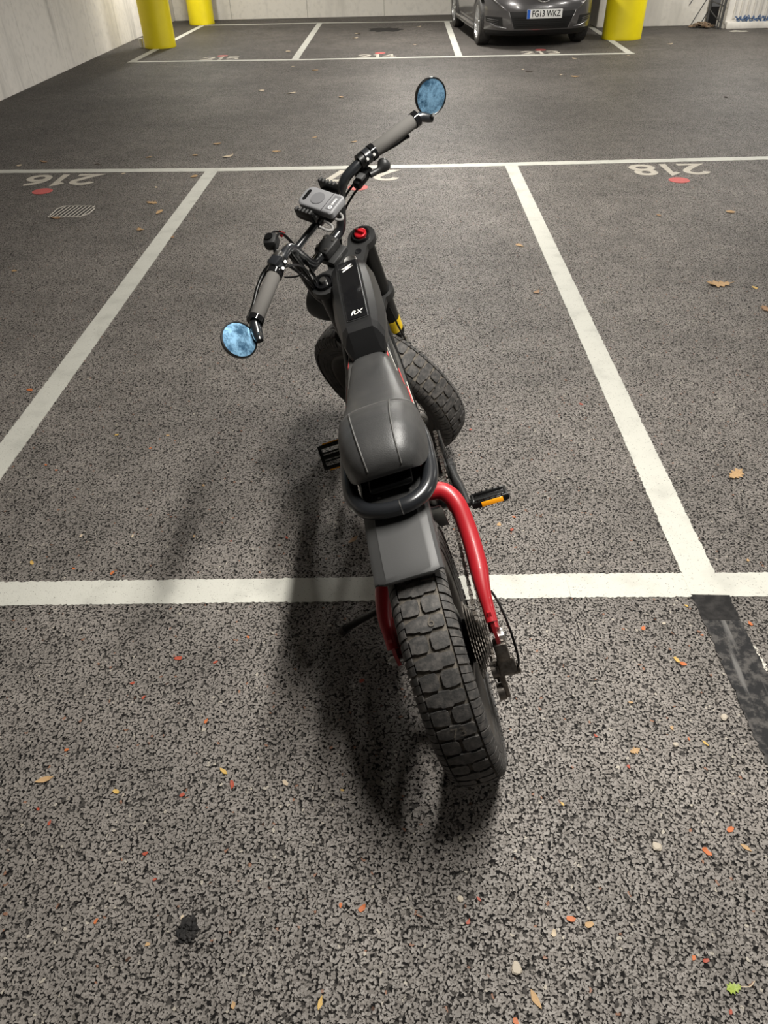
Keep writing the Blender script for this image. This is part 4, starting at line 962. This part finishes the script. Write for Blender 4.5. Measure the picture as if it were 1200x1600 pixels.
# grey box gripped by the mount
bx = thing('tracker_box', 'grey plastic box with round button and end slot gripped by handlebar mount', 'gadget')
bx.matrix_world = bike.matrix_world @ (Matrix.Translation(S(0.8225, -0.0135, 0.0125)) @ RB.to_4x4())
outl = []
hx, hy, cr = 0.058, 0.0315, 0.010
for cx_, cy_, a0 in ((hx-0.020, hy-0.020, 0), (-hx+cr, hy-cr, 90), (-hx+cr, -hy+cr, 180), (hx-0.020, -hy+0.020, 270)):
    rr = 0.020 if cx_ > 0 else cr
    for k in range(7): a = math.radians(a0+15*k); outl.append((cx_+rr*math.cos(a), cy_+rr*math.sin(a)))
secs = []
for z, ins in ((-0.010, 0.004), (-0.008, 0.0), (0.007, 0.0), (0.010, 0.0025), (0.011, 0.006)):
    secs.append([Vector((x*(1-ins/hx), y*(1-ins/hy), z)) for x, y in outl])
bb = MB().loft(secs).build('box_body', M['grey_box'], bx, sharp=40)
MB().cyl((0.006, 0.0, 0.0105), (0.006, 0.0, 0.0125), 0.0185, n=32).build('round_button', M['grey_box2'], bx)
sl = [(0.042+0.0052*math.cos(math.radians(a)), 0.0125+0.0052*math.sin(math.radians(a))) for a in range(0, 181, 20)]+[(0.042+0.0052*math.cos(math.radians(a)), -0.0125+0.0052*math.sin(math.radians(a))) for a in range(180, 361, 20)]
MB().prism(sl, (0, 0, 0.0108), (1, 0, 0), (0, 1, 0), (0, 0, 0.0006)).build('lanyard_slot', M['gloss'], bx, smooth=False)
MB().box((-0.026, 0, 0.0112), (0.0012, 0.060, 0.0006)).build('lid_groove', M['gloss'], bx, smooth=False)
MB().box((-0.043, -0.001, 0.0113), (0.020, 0.045, 0.0012), None, 0.0004).build('lid_plate', M['grey_box2'], bx, smooth=False)
ring = MB().lathe((-0.044, 0.014, 0.0119), (0, 0, 1), [(0, 0.0028), (0, 0.0052), (0.0004, 0.0052), (0.0004, 0.0028)], 20, closed=True)
for k in range(5): ring.box((-0.0435, 0.004-0.0045*k, 0.0121), (0.0055-0.0008*(k % 2), 0.0026, 0.0004))
ring.build('print_mark', M['white_print'], bx, smooth=False)

# ------------------------------------------------------------------ the parked car
car = thing('car', 'dark grey hatchback parked nose out against the back wall', 'car', (2.47, 12.70, 0), math.radians(4.6))
def nose(x, z, off=0.0):
    zt = [(0.15, 0.16), (0.20, 0.075), (0.24, 0.045), (0.30, 0.02), (0.40, 0.0), (0.50, 0.0), (0.56, 0.012), (0.62, 0.04), (0.70, 0.10), (0.78, 0.20), (0.84, 0.32)]
    d = lerp_table(zt, z)[0]+0.34*(abs(x)/0.82)**3.2
    return Vector((x, d-off, z))
def patch(name, top, bot, mtl, off, parent, thick=0.02, n=24, m=6, sharp=40):
    """surface on the nose between two polylines of (x, z)"""
    def along(pl, t):
        t *= len(pl)-1; i = min(int(t), len(pl)-2); t -= i
        return pl[i][0]+(pl[i+1][0]-pl[i][0])*t, pl[i][1]+(pl[i+1][1]-pl[i][1])*t
    rows = []
    for j in range(m+1):
        r = []
        for i in range(n+1):
            a, b = along(top, i/n), along(bot, i/n); t = j/m
            r.append(nose(a[0]+(b[0]-a[0])*t, a[1]+(b[1]-a[1])*t, off))
        rows.append(r)
    return MB().shell(rows, lambda i, k: Vector((0, thick, 0))).build(name, mtl, parent, sharp=sharp)
bump = patch('front_bumper', [(-0.82, 0.84), (0.82, 0.84)], [(-0.80, 0.235), (0.80, 0.235)], M['carpaint'], 0.0, car, n=40, m=28)
patch('bumper_lip', [(-0.79, 0.24), (0.79, 0.24)], [(-0.76, 0.155), (0.76, 0.155)], M['carblack'], -0.012, car, n=30, m=5)
gr = patch('lower_grille', [(-0.50, 0.465), (0.50, 0.465)], [(-0.40, 0.250), (0.40, 0.250)], M['carblack'], 0.004, bump, n=20)
for i in range(6):
    z = 0.275+i*0.024; hw_ = 0.395+(z-0.25)*0.46-0.03
    patch('slat', [(-hw_, z+0.005), (hw_, z+0.005)], [(-hw_, z-0.005), (hw_, z-0.005)], M['plate_black'], 0.014, gr, 0.008, 16, 1)
for s in (-1, 1):
    tr = [nose(s*0.505, 0.47, 0.012), nose(s*0.46, 0.37, 0.014), nose(s*0.41, 0.25, 0.014)]
    MB().tube(spline(tr, 6), 0.011, 10).build('grille_edge', M['carpaint'], bump)
    patch('fog_recess', [(s*0.58, 0.40), (s*0.80, 0.405)], [(s*0.56, 0.285), (s*0.785, 0.335)], M['carblack'], 0.004, bump, n=12)
    for i in range(3):
        MB().tube([nose(s*(0.63+0.05*t), 0.315+0.022*i+0.006*t, 0.012) for t in (0, 1, 2, 3)], 0.005, 8).build('fog_slat', M['carpaint'], bump)
    MB().tube(spline([nose(s*0.50, 0.262, 0.006), nose(s*0.64, 0.278, 0.012), nose(s*0.76, 0.325, 0.010)], 8), [0.004+0.014*math.sin(PI*i/16) for i in range(17)], 10).build('bumper_fin', M['carpaint'], bump)
    MB().tube(spline([nose(s*0.52, 0.475, 0.002), nose(s*0.62, 0.545, 0.006), nose(s*0.74, 0.63, 0.004)], 8), [0.004+0.012*math.sin(PI*i/16) for i in range(17)], 10).build('crease', M['carpaint'], bump)
    patch('headlamp', [(s*0.50, 0.72), (s*0.815, 0.83)], [(s*0.54, 0.66), (s*0.815, 0.66)], M['lens'], 0.006, car, n=12)
patch('upper_grille', [(-0.40, 0.70), (0.40, 0.70)], [(-0.33, 0.655), (0.33, 0.655)], M['carblack'], 0.004, bump, n=16, m=2)
MB().tube([nose(0.10*math.cos(2*PI*k/32), 0.635+0.055*math.sin(2*PI*k/32), 0.012) for k in range(32)], 0.009, 8, closed=True).build('emblem', M['chrome'], bump)
MB().tube([nose(0.045*math.cos(2*PI*k/24), 0.645+0.042*math.sin(2*PI*k/24), 0.012) for k in range(24)], 0.006, 8, closed=True).build('emblem', M['chrome'], bump)
# number plate
pl = MB().box((0.02, -0.012, 0.437), (0.52, 0.012, 0.112), None, 0.004).build('number_plate', M['plate'], car)
MB().box((0.02-0.2375, -0.0185, 0.437), (0.042, 0.002, 0.108)).build('blue_band', M['plate_blue'], pl, smooth=False)
vs_, fs_ = text2d('FG13 WKZ', 0.108, 0.0022, 0.0, 1.0)
mx = max(abs(v.x) for v in vs_)
mb = MB().add([Vector((0.042+v.x*0.215/mx, -0.0192, 0.437+v.y)) for v in vs_], fs_); mb.build('registration', M['plate_black'], pl, smooth=False)
# body shell: bonnet, flanks, glasshouse
rows = []
for i in range(15):
    y = 0.30+0.85*i/14; zc = 0.845+0.15*(i/14)**0.8
    rows.append([Vector((x, y+0.34*(abs(x)/0.82)**3.2*(1-i/14), zc-0.05*(abs(x)/0.82)**2.5)) for x in [-0.82+1.64*k/20 for k in range(21)]])
MB().shell(rows, lambda i, k: Vector((0, 0, -0.02))).build('bonnet', M['carpaint'], car)
for s in (-1, 1):
    rows = []
    for i in range(33):
        y = 0.55+3.25*i/32; row = []
        ztop = 0.80+0.19*min(1, max(0, (y-0.55)/0.7))
        for t in range(9):
            u = t/8; z = 0.20+(ztop-0.20)*u
            if t <= 5:
                for wy in (0.72, 3.20):   # wheel arches
                    d = abs(y-wy)
                    if d < 0.345: z = max(z, 0.29+math.sqrt(max(0, 0.345**2-d*d))*0.98+0.004*t)
            row.append(Vector((s*(0.80+0.045*math.sin(PI*min(1, u*1.05))), y, z)))
        rows.append(row)
    MB().shell(rows, lambda i, k: Vector((-s*0.02, 0, 0))).build('flank', M['carpaint'], car, sharp=30)
    for y0 in (1.30, 2.30): MB().box((s*0.851, y0+0.75, 0.80), (0.02, 0.16, 0.025), None, 0.006).build('door_handle', M['carpaint'], car)
    MB().box((s*0.835, 1.95, 0.215), (0.05, 1.85, 0.07), None, 0.012).build('sill', M['carpaint'], car)
    wm = MB().box((s*0.95, 1.35, 1.02), (0.16, 0.10, 0.13), None, 0.03).build('door_mirror', M['carpaint'], car)
    rows = [[Vector((s*0.82, y, 0.985)), Vector((s*0.62, y+(0.28 if y < 2 else -0.12), 1.44))] for y in (1.15, 1.9, 2.7, 3.5)]
    MB().shell(rows, lambda i, k: Vector((-s*0.015, 0, 0))).build('side_window', M['carglass'], car)
rows = [[Vector((x, 1.13+0.05*(1-(abs(x)/0.8)**2)*-1, 0.985)) for x in [-0.80+1.6*k/10 for k in range(11)]], [Vector((x*0.78, 1.72, 1.44)) for x in [-0.80+1.6*k/10 for k in range(11)]]]
MB().shell(rows, lambda i, k: Vector((0, 0.015, -0.01))).build('windscreen', M['carglass'], car)
rows = [[Vector((x, y, 1.45+0.05*(1-(x/0.63)**2)*math.sin(PI*(y-1.6)/2.2+0.2))) for x in [-0.63+1.26*k/10 for k in range(11)]] for y in [1.70+1.75*j/8 for j in range(9)]]
MB().shell(rows, lambda i, k: Vector((0, 0, -0.02))).build('roof', M['carpaint'], car)
MB().loft([[Vector((x, y, z)) for x, z in ((-0.80, zb), (0.80, zb), (0.80, zt), (-0.80, zt))] for y, zb, zt in ((3.72, 0.25, 0.98), (3.80, 0.30, 0.95))]).build('rear_panel', M['carpaint'], car)
rows = [[Vector((x, 3.76, 0.98)) for x in (-0.79, 0, 0.79)], [Vector((x*0.8, 3.42, 1.45)) for x in (-0.79, 0, 0.79)]]
MB().shell(rows, lambda i, k: Vector((0, -0.015, 0))).build('rear_window', M['carglass'], car)
MB().box((0, 2.0, 0.30), (1.30, 3.3, 0.24)).build('underbody', M['carblack'], car, smooth=False)
for s in (-1, 1):
    for y in (0.72, 3.20):
        ar = Vector((s*0.76, y, 0.30))
        ty = MB().lathe(ar, (s, 0, 0), [(-0.10, 0.20), (-0.10, 0.27), (-0.085, 0.292), (-0.05, 0.30), (0.05, 0.30), (0.078, 0.292), (0.09, 0.268), (0.088, 0.215), (0.06, 0.20)], 40, closed=True).build('wheel', M['side_rubber'], car)
        al = MB().lathe(ar, (s, 0, 0), [(0.05, 0.21), (0.086, 0.218), (0.086, 0.200), (0.055, 0.19)], 40, closed=True)
        for k in range(10):
            a = 2*PI*k/10; e = Vector((0, math.cos(a), math.sin(a))); q = Vector((0, -math.sin(a), math.cos(a)))
            al.prism([(0.03, -0.012), (0.20, -0.022), (0.20, 0.022), (0.03, 0.012)], ar+Vector((s*0.060, 0, 0)), e, q, Vector((s*0.02, 0, 0)))
        al.lathe(ar, (s, 0, 0), [(0.05, 0.0), (0.085, 0.03), (0.08, 0.05), (0.05, 0.055)], 20)
        al.build('alloy_rim', M['alloy'], ty, sharp=30)
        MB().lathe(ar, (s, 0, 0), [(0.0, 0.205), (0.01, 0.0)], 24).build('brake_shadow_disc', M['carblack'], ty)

# ------------------------------------------------------------------ leaves and grit on the tarmac: (x, y, length in m, colour, shape)
LEAVES = [
    (-0.605,2.318,0.020,'tan','scrap'), (-0.650,2.231,0.016,'orange','scrap'), (-0.397,1.995,0.018,'tan','scrap'), (-0.372,1.724,0.016,'tan','scrap'), (-0.575,1.727,0.017,'pale','scrap'), 
    (-0.246,1.698,0.011,'red','scrap'), (-0.066,1.712,0.016,'red','scrap'), (-0.126,1.297,0.012,'orange','scrap'), (-0.307,1.224,0.032,'red','scrap'), (-0.201,1.210,0.018,'red','scrap'), 
    (0.197,1.146,0.022,'red','scrap'), (-0.189,1.026,0.017,'orange','scrap'), (-0.119,0.889,0.027,'yellow','long'), (-0.093,0.856,0.026,'red','scrap'), (-0.204,0.830,0.016,'red','scrap'), 
    (0.030,0.860,0.022,'pale','scrap'), (0.164,0.842,0.012,'yellow','scrap'), (-0.254,0.697,0.016,'red','scrap'), (-0.219,0.643,0.012,'red','scrap'), (0.174,0.595,0.015,'orange','scrap'), 
    (0.217,0.588,0.026,'orange','scrap'), (0.417,0.607,0.015,'tan','stone'), (0.455,0.607,0.013,'red','scrap'), (-0.144,0.570,0.013,'pale','scrap'), (-0.408,1.142,0.018,'red','scrap'), 
    (-0.366,1.097,0.014,'red','scrap'), (0.150,1.700,0.047,'brown','long'), (-0.538,0.868,0.044,'tan','long'), (-0.359,0.839,0.027,'yellow','scrap'), (-0.525,0.796,0.013,'red','scrap'), 
    (-0.487,0.765,0.015,'red','scrap'), (-0.201,0.521,0.013,'tan','scrap'), (-0.014,0.419,0.018,'tan','scrap'), (0.146,0.425,0.025,'yellow','long'), (0.661,0.809,0.014,'yellow','scrap'), 
    (1.012,0.752,0.023,'orange','scrap'), (0.947,0.702,0.026,'orange','scrap'), (1.032,0.712,0.025,'tan','long'), (0.843,0.713,0.024,'pale','stone'), (0.634,0.570,0.023,'orange','scrap'), 
    (0.668,0.560,0.021,'tan','scrap'), (0.596,0.543,0.021,'pale','scrap'), (0.430,0.564,0.015,'red','scrap'), (0.515,0.481,0.027,'pale','stone'), (0.544,0.433,0.036,'tan','long'), 
    (0.875,0.498,0.017,'red','scrap'), (0.855,0.503,0.015,'orange','scrap'), (0.502,0.399,0.018,'orange','scrap'), (0.893,0.415,0.015,'red','scrap'), (1.369,1.593,0.019,'tan','scrap'), 
    (1.123,1.406,0.018,'yellow','scrap'), (1.040,1.339,0.012,'pale','stone'), (0.978,1.321,0.022,'orange','scrap'), (1.133,1.297,0.012,'orange','scrap'), (1.038,1.211,0.026,'yellow','scrap'), 
    (1.051,1.198,0.024,'orange','scrap'), (1.279,1.337,0.020,'orange','scrap'), (1.099,1.033,0.023,'pale','stone'), (0.962,1.004,0.018,'tan','scrap'), (0.957,0.958,0.017,'pale','stone'), 
    (1.030,0.962,0.020,'yellow','long'), (0.855,0.941,0.030,'tan','oak'), (0.994,0.974,0.011,'orange','scrap'), (0.831,0.901,0.015,'red','scrap'), (1.044,4.356,0.069,'tan','oak'), 
    (2.515,4.914,0.082,'tan','scrap'), (2.023,3.717,0.148,'tan','oak'), (2.142,3.404,0.084,'brown','oak'), (1.488,2.026,0.082,'tan','oak'), (2.028,4.874,0.055,'brown','scrap'), 
    (1.040,3.651,0.064,'brown','scrap'), (2.190,3.668,0.045,'yellow','scrap'), (-2.896,6.463,0.083,'pale','scrap'), (-2.731,6.576,0.111,'brown','long'), (-2.221,6.456,0.080,'dark','scrap'), 
    (-1.845,6.660,0.072,'tan','scrap'), (-1.440,6.695,0.080,'tan','scrap'), (-1.149,6.630,0.131,'pale','long'), (-1.306,6.025,0.080,'tan','scrap'), (-1.471,5.352,0.105,'tan','oak'), 
    (-1.358,5.127,0.107,'tan','long'), (-1.909,6.140,0.076,'pale','scrap'), (-1.539,5.741,0.047,'pale','scrap'), (-1.393,4.768,0.077,'tan','oak'), (-1.138,4.609,0.046,'brown','scrap'), 
    (-2.052,5.039,0.091,'brown','oak'), (-1.943,4.069,0.050,'tan','scrap'), (-1.296,2.684,0.039,'orange','scrap'), (-1.334,7.099,0.093,'tan','scrap'), (-0.748,6.775,0.088,'tan','oak'), 
    (-0.460,7.274,0.066,'tan','scrap'), (-0.083,7.071,0.073,'tan','scrap'), (-0.322,9.212,0.105,'tan','scrap'), (-1.301,9.717,0.137,'pale','scrap'), (-0.925,9.512,0.134,'pale','long'), 
    (-0.366,15.076,0.152,'pale','scrap'), (-0.385,14.458,0.128,'pale','scrap'), (-1.366,13.003,0.132,'pale','scrap'), (-1.124,11.528,0.088,'pale','scrap'), 
    (-0.789,11.155,0.113,'tan','scrap'), (0.745,15.935,0.100,'pale','scrap'), (0.618,13.482,0.085,'pale','scrap'), (2.795,11.665,0.090,'pale','scrap'), (2.379,10.386,0.094,'pale','scrap'), 
    (4.481,12.911,0.137,'pale','scrap'), (3.585,11.850,0.093,'pale','scrap'), (1.962,10.840,0.097,'pale','scrap'), (2.021,10.679,0.109,'dark','scrap'), (2.524,10.226,0.119,'tan','scrap'), 
    (3.846,8.758,0.096,'dark','scrap'), (1.046,2.516,0.024,'red','scrap'), (1.209,1.193,0.015,'red','scrap'), (0.628,1.770,0.024,'tan','scrap'), (0.681,1.808,0.016,'orange','scrap'), 
    (0.666,1.744,0.019,'red','scrap'), (0.580,2.336,0.019,'red','scrap'), (-0.964,2.096,0.016,'orange','scrap'), (-1.015,2.129,0.017,'orange','scrap'), (-0.808,2.326,0.020,'yellow','scrap'), 
    (-0.590,1.555,0.024,'orange','scrap'), (-0.717,1.576,0.016,'orange','scrap'), (-0.859,1.603,0.023,'yellow','scrap'), (-0.746,1.729,0.020,'pale','scrap'), 
    (-0.513,0.946,0.013,'orange','scrap'), (-0.317,0.562,0.016,'orange','scrap'), (0.772,0.983,0.015,'red','scrap'), (0.881,1.078,0.013,'tan','scrap'), 
]
OAK = [(0.0, -0.50), (0.03, -0.36), (0.16, -0.30), (0.11, -0.19), (0.27, -0.10), (0.15, 0.0), (0.33, 0.12), (0.17, 0.19), (0.24, 0.33), (0.10, 0.36), (0.0, 0.50)]
OAK = OAK+[(-x*0.92, y+0.02) for x, y in reversed(OAK[1:-1])]
def leaf_mesh(kind, rnd):
    """outline fan with a curled rim, in unit length along y; a few vertices raised so that it is not flat"""
    if kind == 'oak': out = [(x*rnd.uniform(0.85, 1.15), y) for x, y in OAK]; cur = 0.16
    elif kind == 'long': out = [(0.0, -0.5), (0.10, -0.3), (0.17, -0.05), (0.13, 0.2), (0.04, 0.42), (0.0, 0.5), (-0.06, 0.38), (-0.15, 0.1), (-0.14, -0.15), (-0.07, -0.35)]; out = [(x*rnd.uniform(0.8, 1.3), y) for x, y in out]; cur = 0.12
    else:
        n = rnd.choice((6, 7, 8)); out = []
        for i in range(n): a = 2*PI*i/n+rnd.uniform(-0.25, 0.25); r = rnd.uniform(0.28, 0.52); out.append((0.62*r*math.cos(a), r*math.sin(a)))
        cur = 0.14
    n = len(out); tw = rnd.uniform(0, 2*PI); sg = rnd.choice((-1, 1))
    def hz(x, y): a = x*math.cos(tw)+y*math.sin(tw); return 0.02+cur*max(0.0, (a*a*2.4+rnd.uniform(-0.1, 0.15)))
    top = [Vector((x, y, hz(x, y))) for x, y in out]; mid = [Vector((x*0.5, y*0.5, 0.03)) for x, y in out]
    vs = [Vector((0, 0, 0.02))]+mid+top; low = [v-Vector((0, 0, 0.012)) for v in vs]; m = len(vs); fs = []
    for i in range(n):
        j = (i+1) % n
        fs += [(0, 1+i, 1+j), (1+i, 1+n+i, 1+n+j, 1+j)]
    fs += [tuple(m+q for q in reversed(f)) for f in fs]
    fs += [(1+n+i, m+1+n+i, m+1+n+(i+1) % n, 1+n+(i+1) % n) for i in range(n)]
    return MB().add(vs+low, fs)
CN = {'tan': 'tan', 'brown': 'brown', 'pale': 'pale', 'yellow': 'yellow', 'red': 'rust-red', 'orange': 'orange', 'dark': 'dark', 'green': 'green'}
def where(x, y):
    if y > 12.0: return 'in a far numbered bay' if x < 3.7 else 'by the right pillar'
    if y > 6.28: return 'on the roadway beyond the long line'
    if y > 1.53: return 'in the drain-grate bay' if x < -1.2 else ('in the pedal-side neighbouring bay' if x > 1.25 else ('in the bike bay on the kickstand side' if x < 0.25 else 'in the bike bay on the chain side'))
    return 'before the near line, kickstand side' if x < 0.45 else 'before the near line, chain side'
NUM = ['none', 'one', 'two', 'three', 'four', 'five', 'six', 'seven', 'eight', 'nine', 'ten', 'eleven', 'twelve', 'thirteen', 'fourteen', 'fifteen', 'sixteen']
ORD = ['', 'second', 'third', 'fourth', 'fifth', 'sixth', 'seventh', 'eighth', 'ninth', 'tenth', 'eleventh', 'twelfth', 'thirteenth', 'fourteenth', 'fifteenth', 'sixteenth']
sets = {}
for i, (x, y, ln, colr, shp) in enumerate(LEAVES): sets.setdefault((CN[colr], shp, where(x, y)), []).append((x, i))
LAB = {}
SHP = {'oak': 'lobed oak leaf', 'long': 'narrow curled leaf', 'scrap': 'leaf scrap', 'stone': 'small stone chip'}
for (cn, shp, wh), it in sets.items():
    it.sort()
    for k, (x, i) in enumerate(it):
        base_ = f'{cn} {SHP[shp]} {wh}'
        LAB[i] = (base_ if len(it) == 1 else (f'{base_}, {ORD[k] or "first"} from left'), f'{cn} {SHP[shp]}s {wh}' if len(it) > 1 else None)
rl = random.Random(11)
for i, (x, y, ln, colr, shp) in enumerate(LEAVES):
    if shp == 'stone':
        n = 9; ps = []
        for h, k in ((0.0, 0.85), (0.12, 1.0), (0.22, 0.7)): ps.append([Vector((k*0.5*rl.uniform(0.75, 1.1)*math.cos(2*PI*q/n), k*0.5*rl.uniform(0.6, 1.0)*math.sin(2*PI*q/n), h)) for q in range(n)])
        mb = MB().loft(ps); o = mb.build('stone_chip', M['stone'], smooth=False)
    else:
        o = leaf_mesh(shp, rl).build('leaf_scrap' if shp == 'scrap' else 'leaf', LEAFM[colr], smooth=False)
    o.scale = (ln, ln, ln); o.location = (x, y, 0.0015); o.rotation_euler = (0, 0, rl.uniform(0, 2*PI))
    lb, gp = LAB[i]; tag(o, lb, 'stone' if shp == 'stone' else 'leaf', gp)
# the green leaf with its stalk
t = thing('green_leaf', 'fresh green leaf with a pale stalk lying on the tarmac away from the bike', 'leaf', (0.913, 0.452, 0.002), math.radians(100))
o = leaf_mesh('oak', rl).build('leaf_blade', LEAFM['green'], t, smooth=False); o.scale = (0.034, 0.034, 0.034)
MB().tube(spline([(0.0, -0.012, 0.002), (-0.003, -0.028, 0.004), (0.004, -0.042, 0.002)], 5), 0.0010, 6).build('leaf_stalk', LEAFM['pale'], t)
# lumps and stains
def blot(c, rx, ry, label, name, z=0.0016, cat='stain', m='stain', lumps=0):
    n = 28; ring = []
    for i in range(n):
        k = rl.uniform(0.7, 1.12); ring.append((k*rx*math.cos(2*PI*i/n), k*ry*math.sin(2*PI*i/n)))
    mb = MB().prism(ring, (0, 0, 0), (1, 0, 0), (0, 1, 0), (0, 0, z))
    for i in range(lumps):
        a = rl.uniform(0, 2*PI); r = rl.random()**0.7*0.8
        mb.box((r*rx*math.cos(a), r*ry*math.sin(a), z+0.001), (rl.uniform(0.006, 0.014), rl.uniform(0.005, 0.010), rl.uniform(0.004, 0.009)), Matrix.Rotation(rl.uniform(0, PI), 3, 'Z') @ Matrix.Rotation(rl.uniform(-.5, .5), 3, 'X'), 0.002)
    o = mb.build(name, M[m], smooth=False); o.location = (c[0], c[1], 0); return tag(o, label, cat)
blot((-0.128, 0.548), 0.020, 0.028, 'crumbly black tar lump on the foreground left of the rear tyre', 'tar_lump', 0.003, 'lump', 'stain', 34)
blot((0.10, 15.6), 0.33, 0.34, 'dark oil stain on the tarmac of the empty far bay 214', 'oil_stain')
blot((6.0, 14.25), 0.16, 0.12, 'flat pale patch on the tarmac at the steel frame foot', 'pale_patch', 0.003, 'patch', 'old_white')
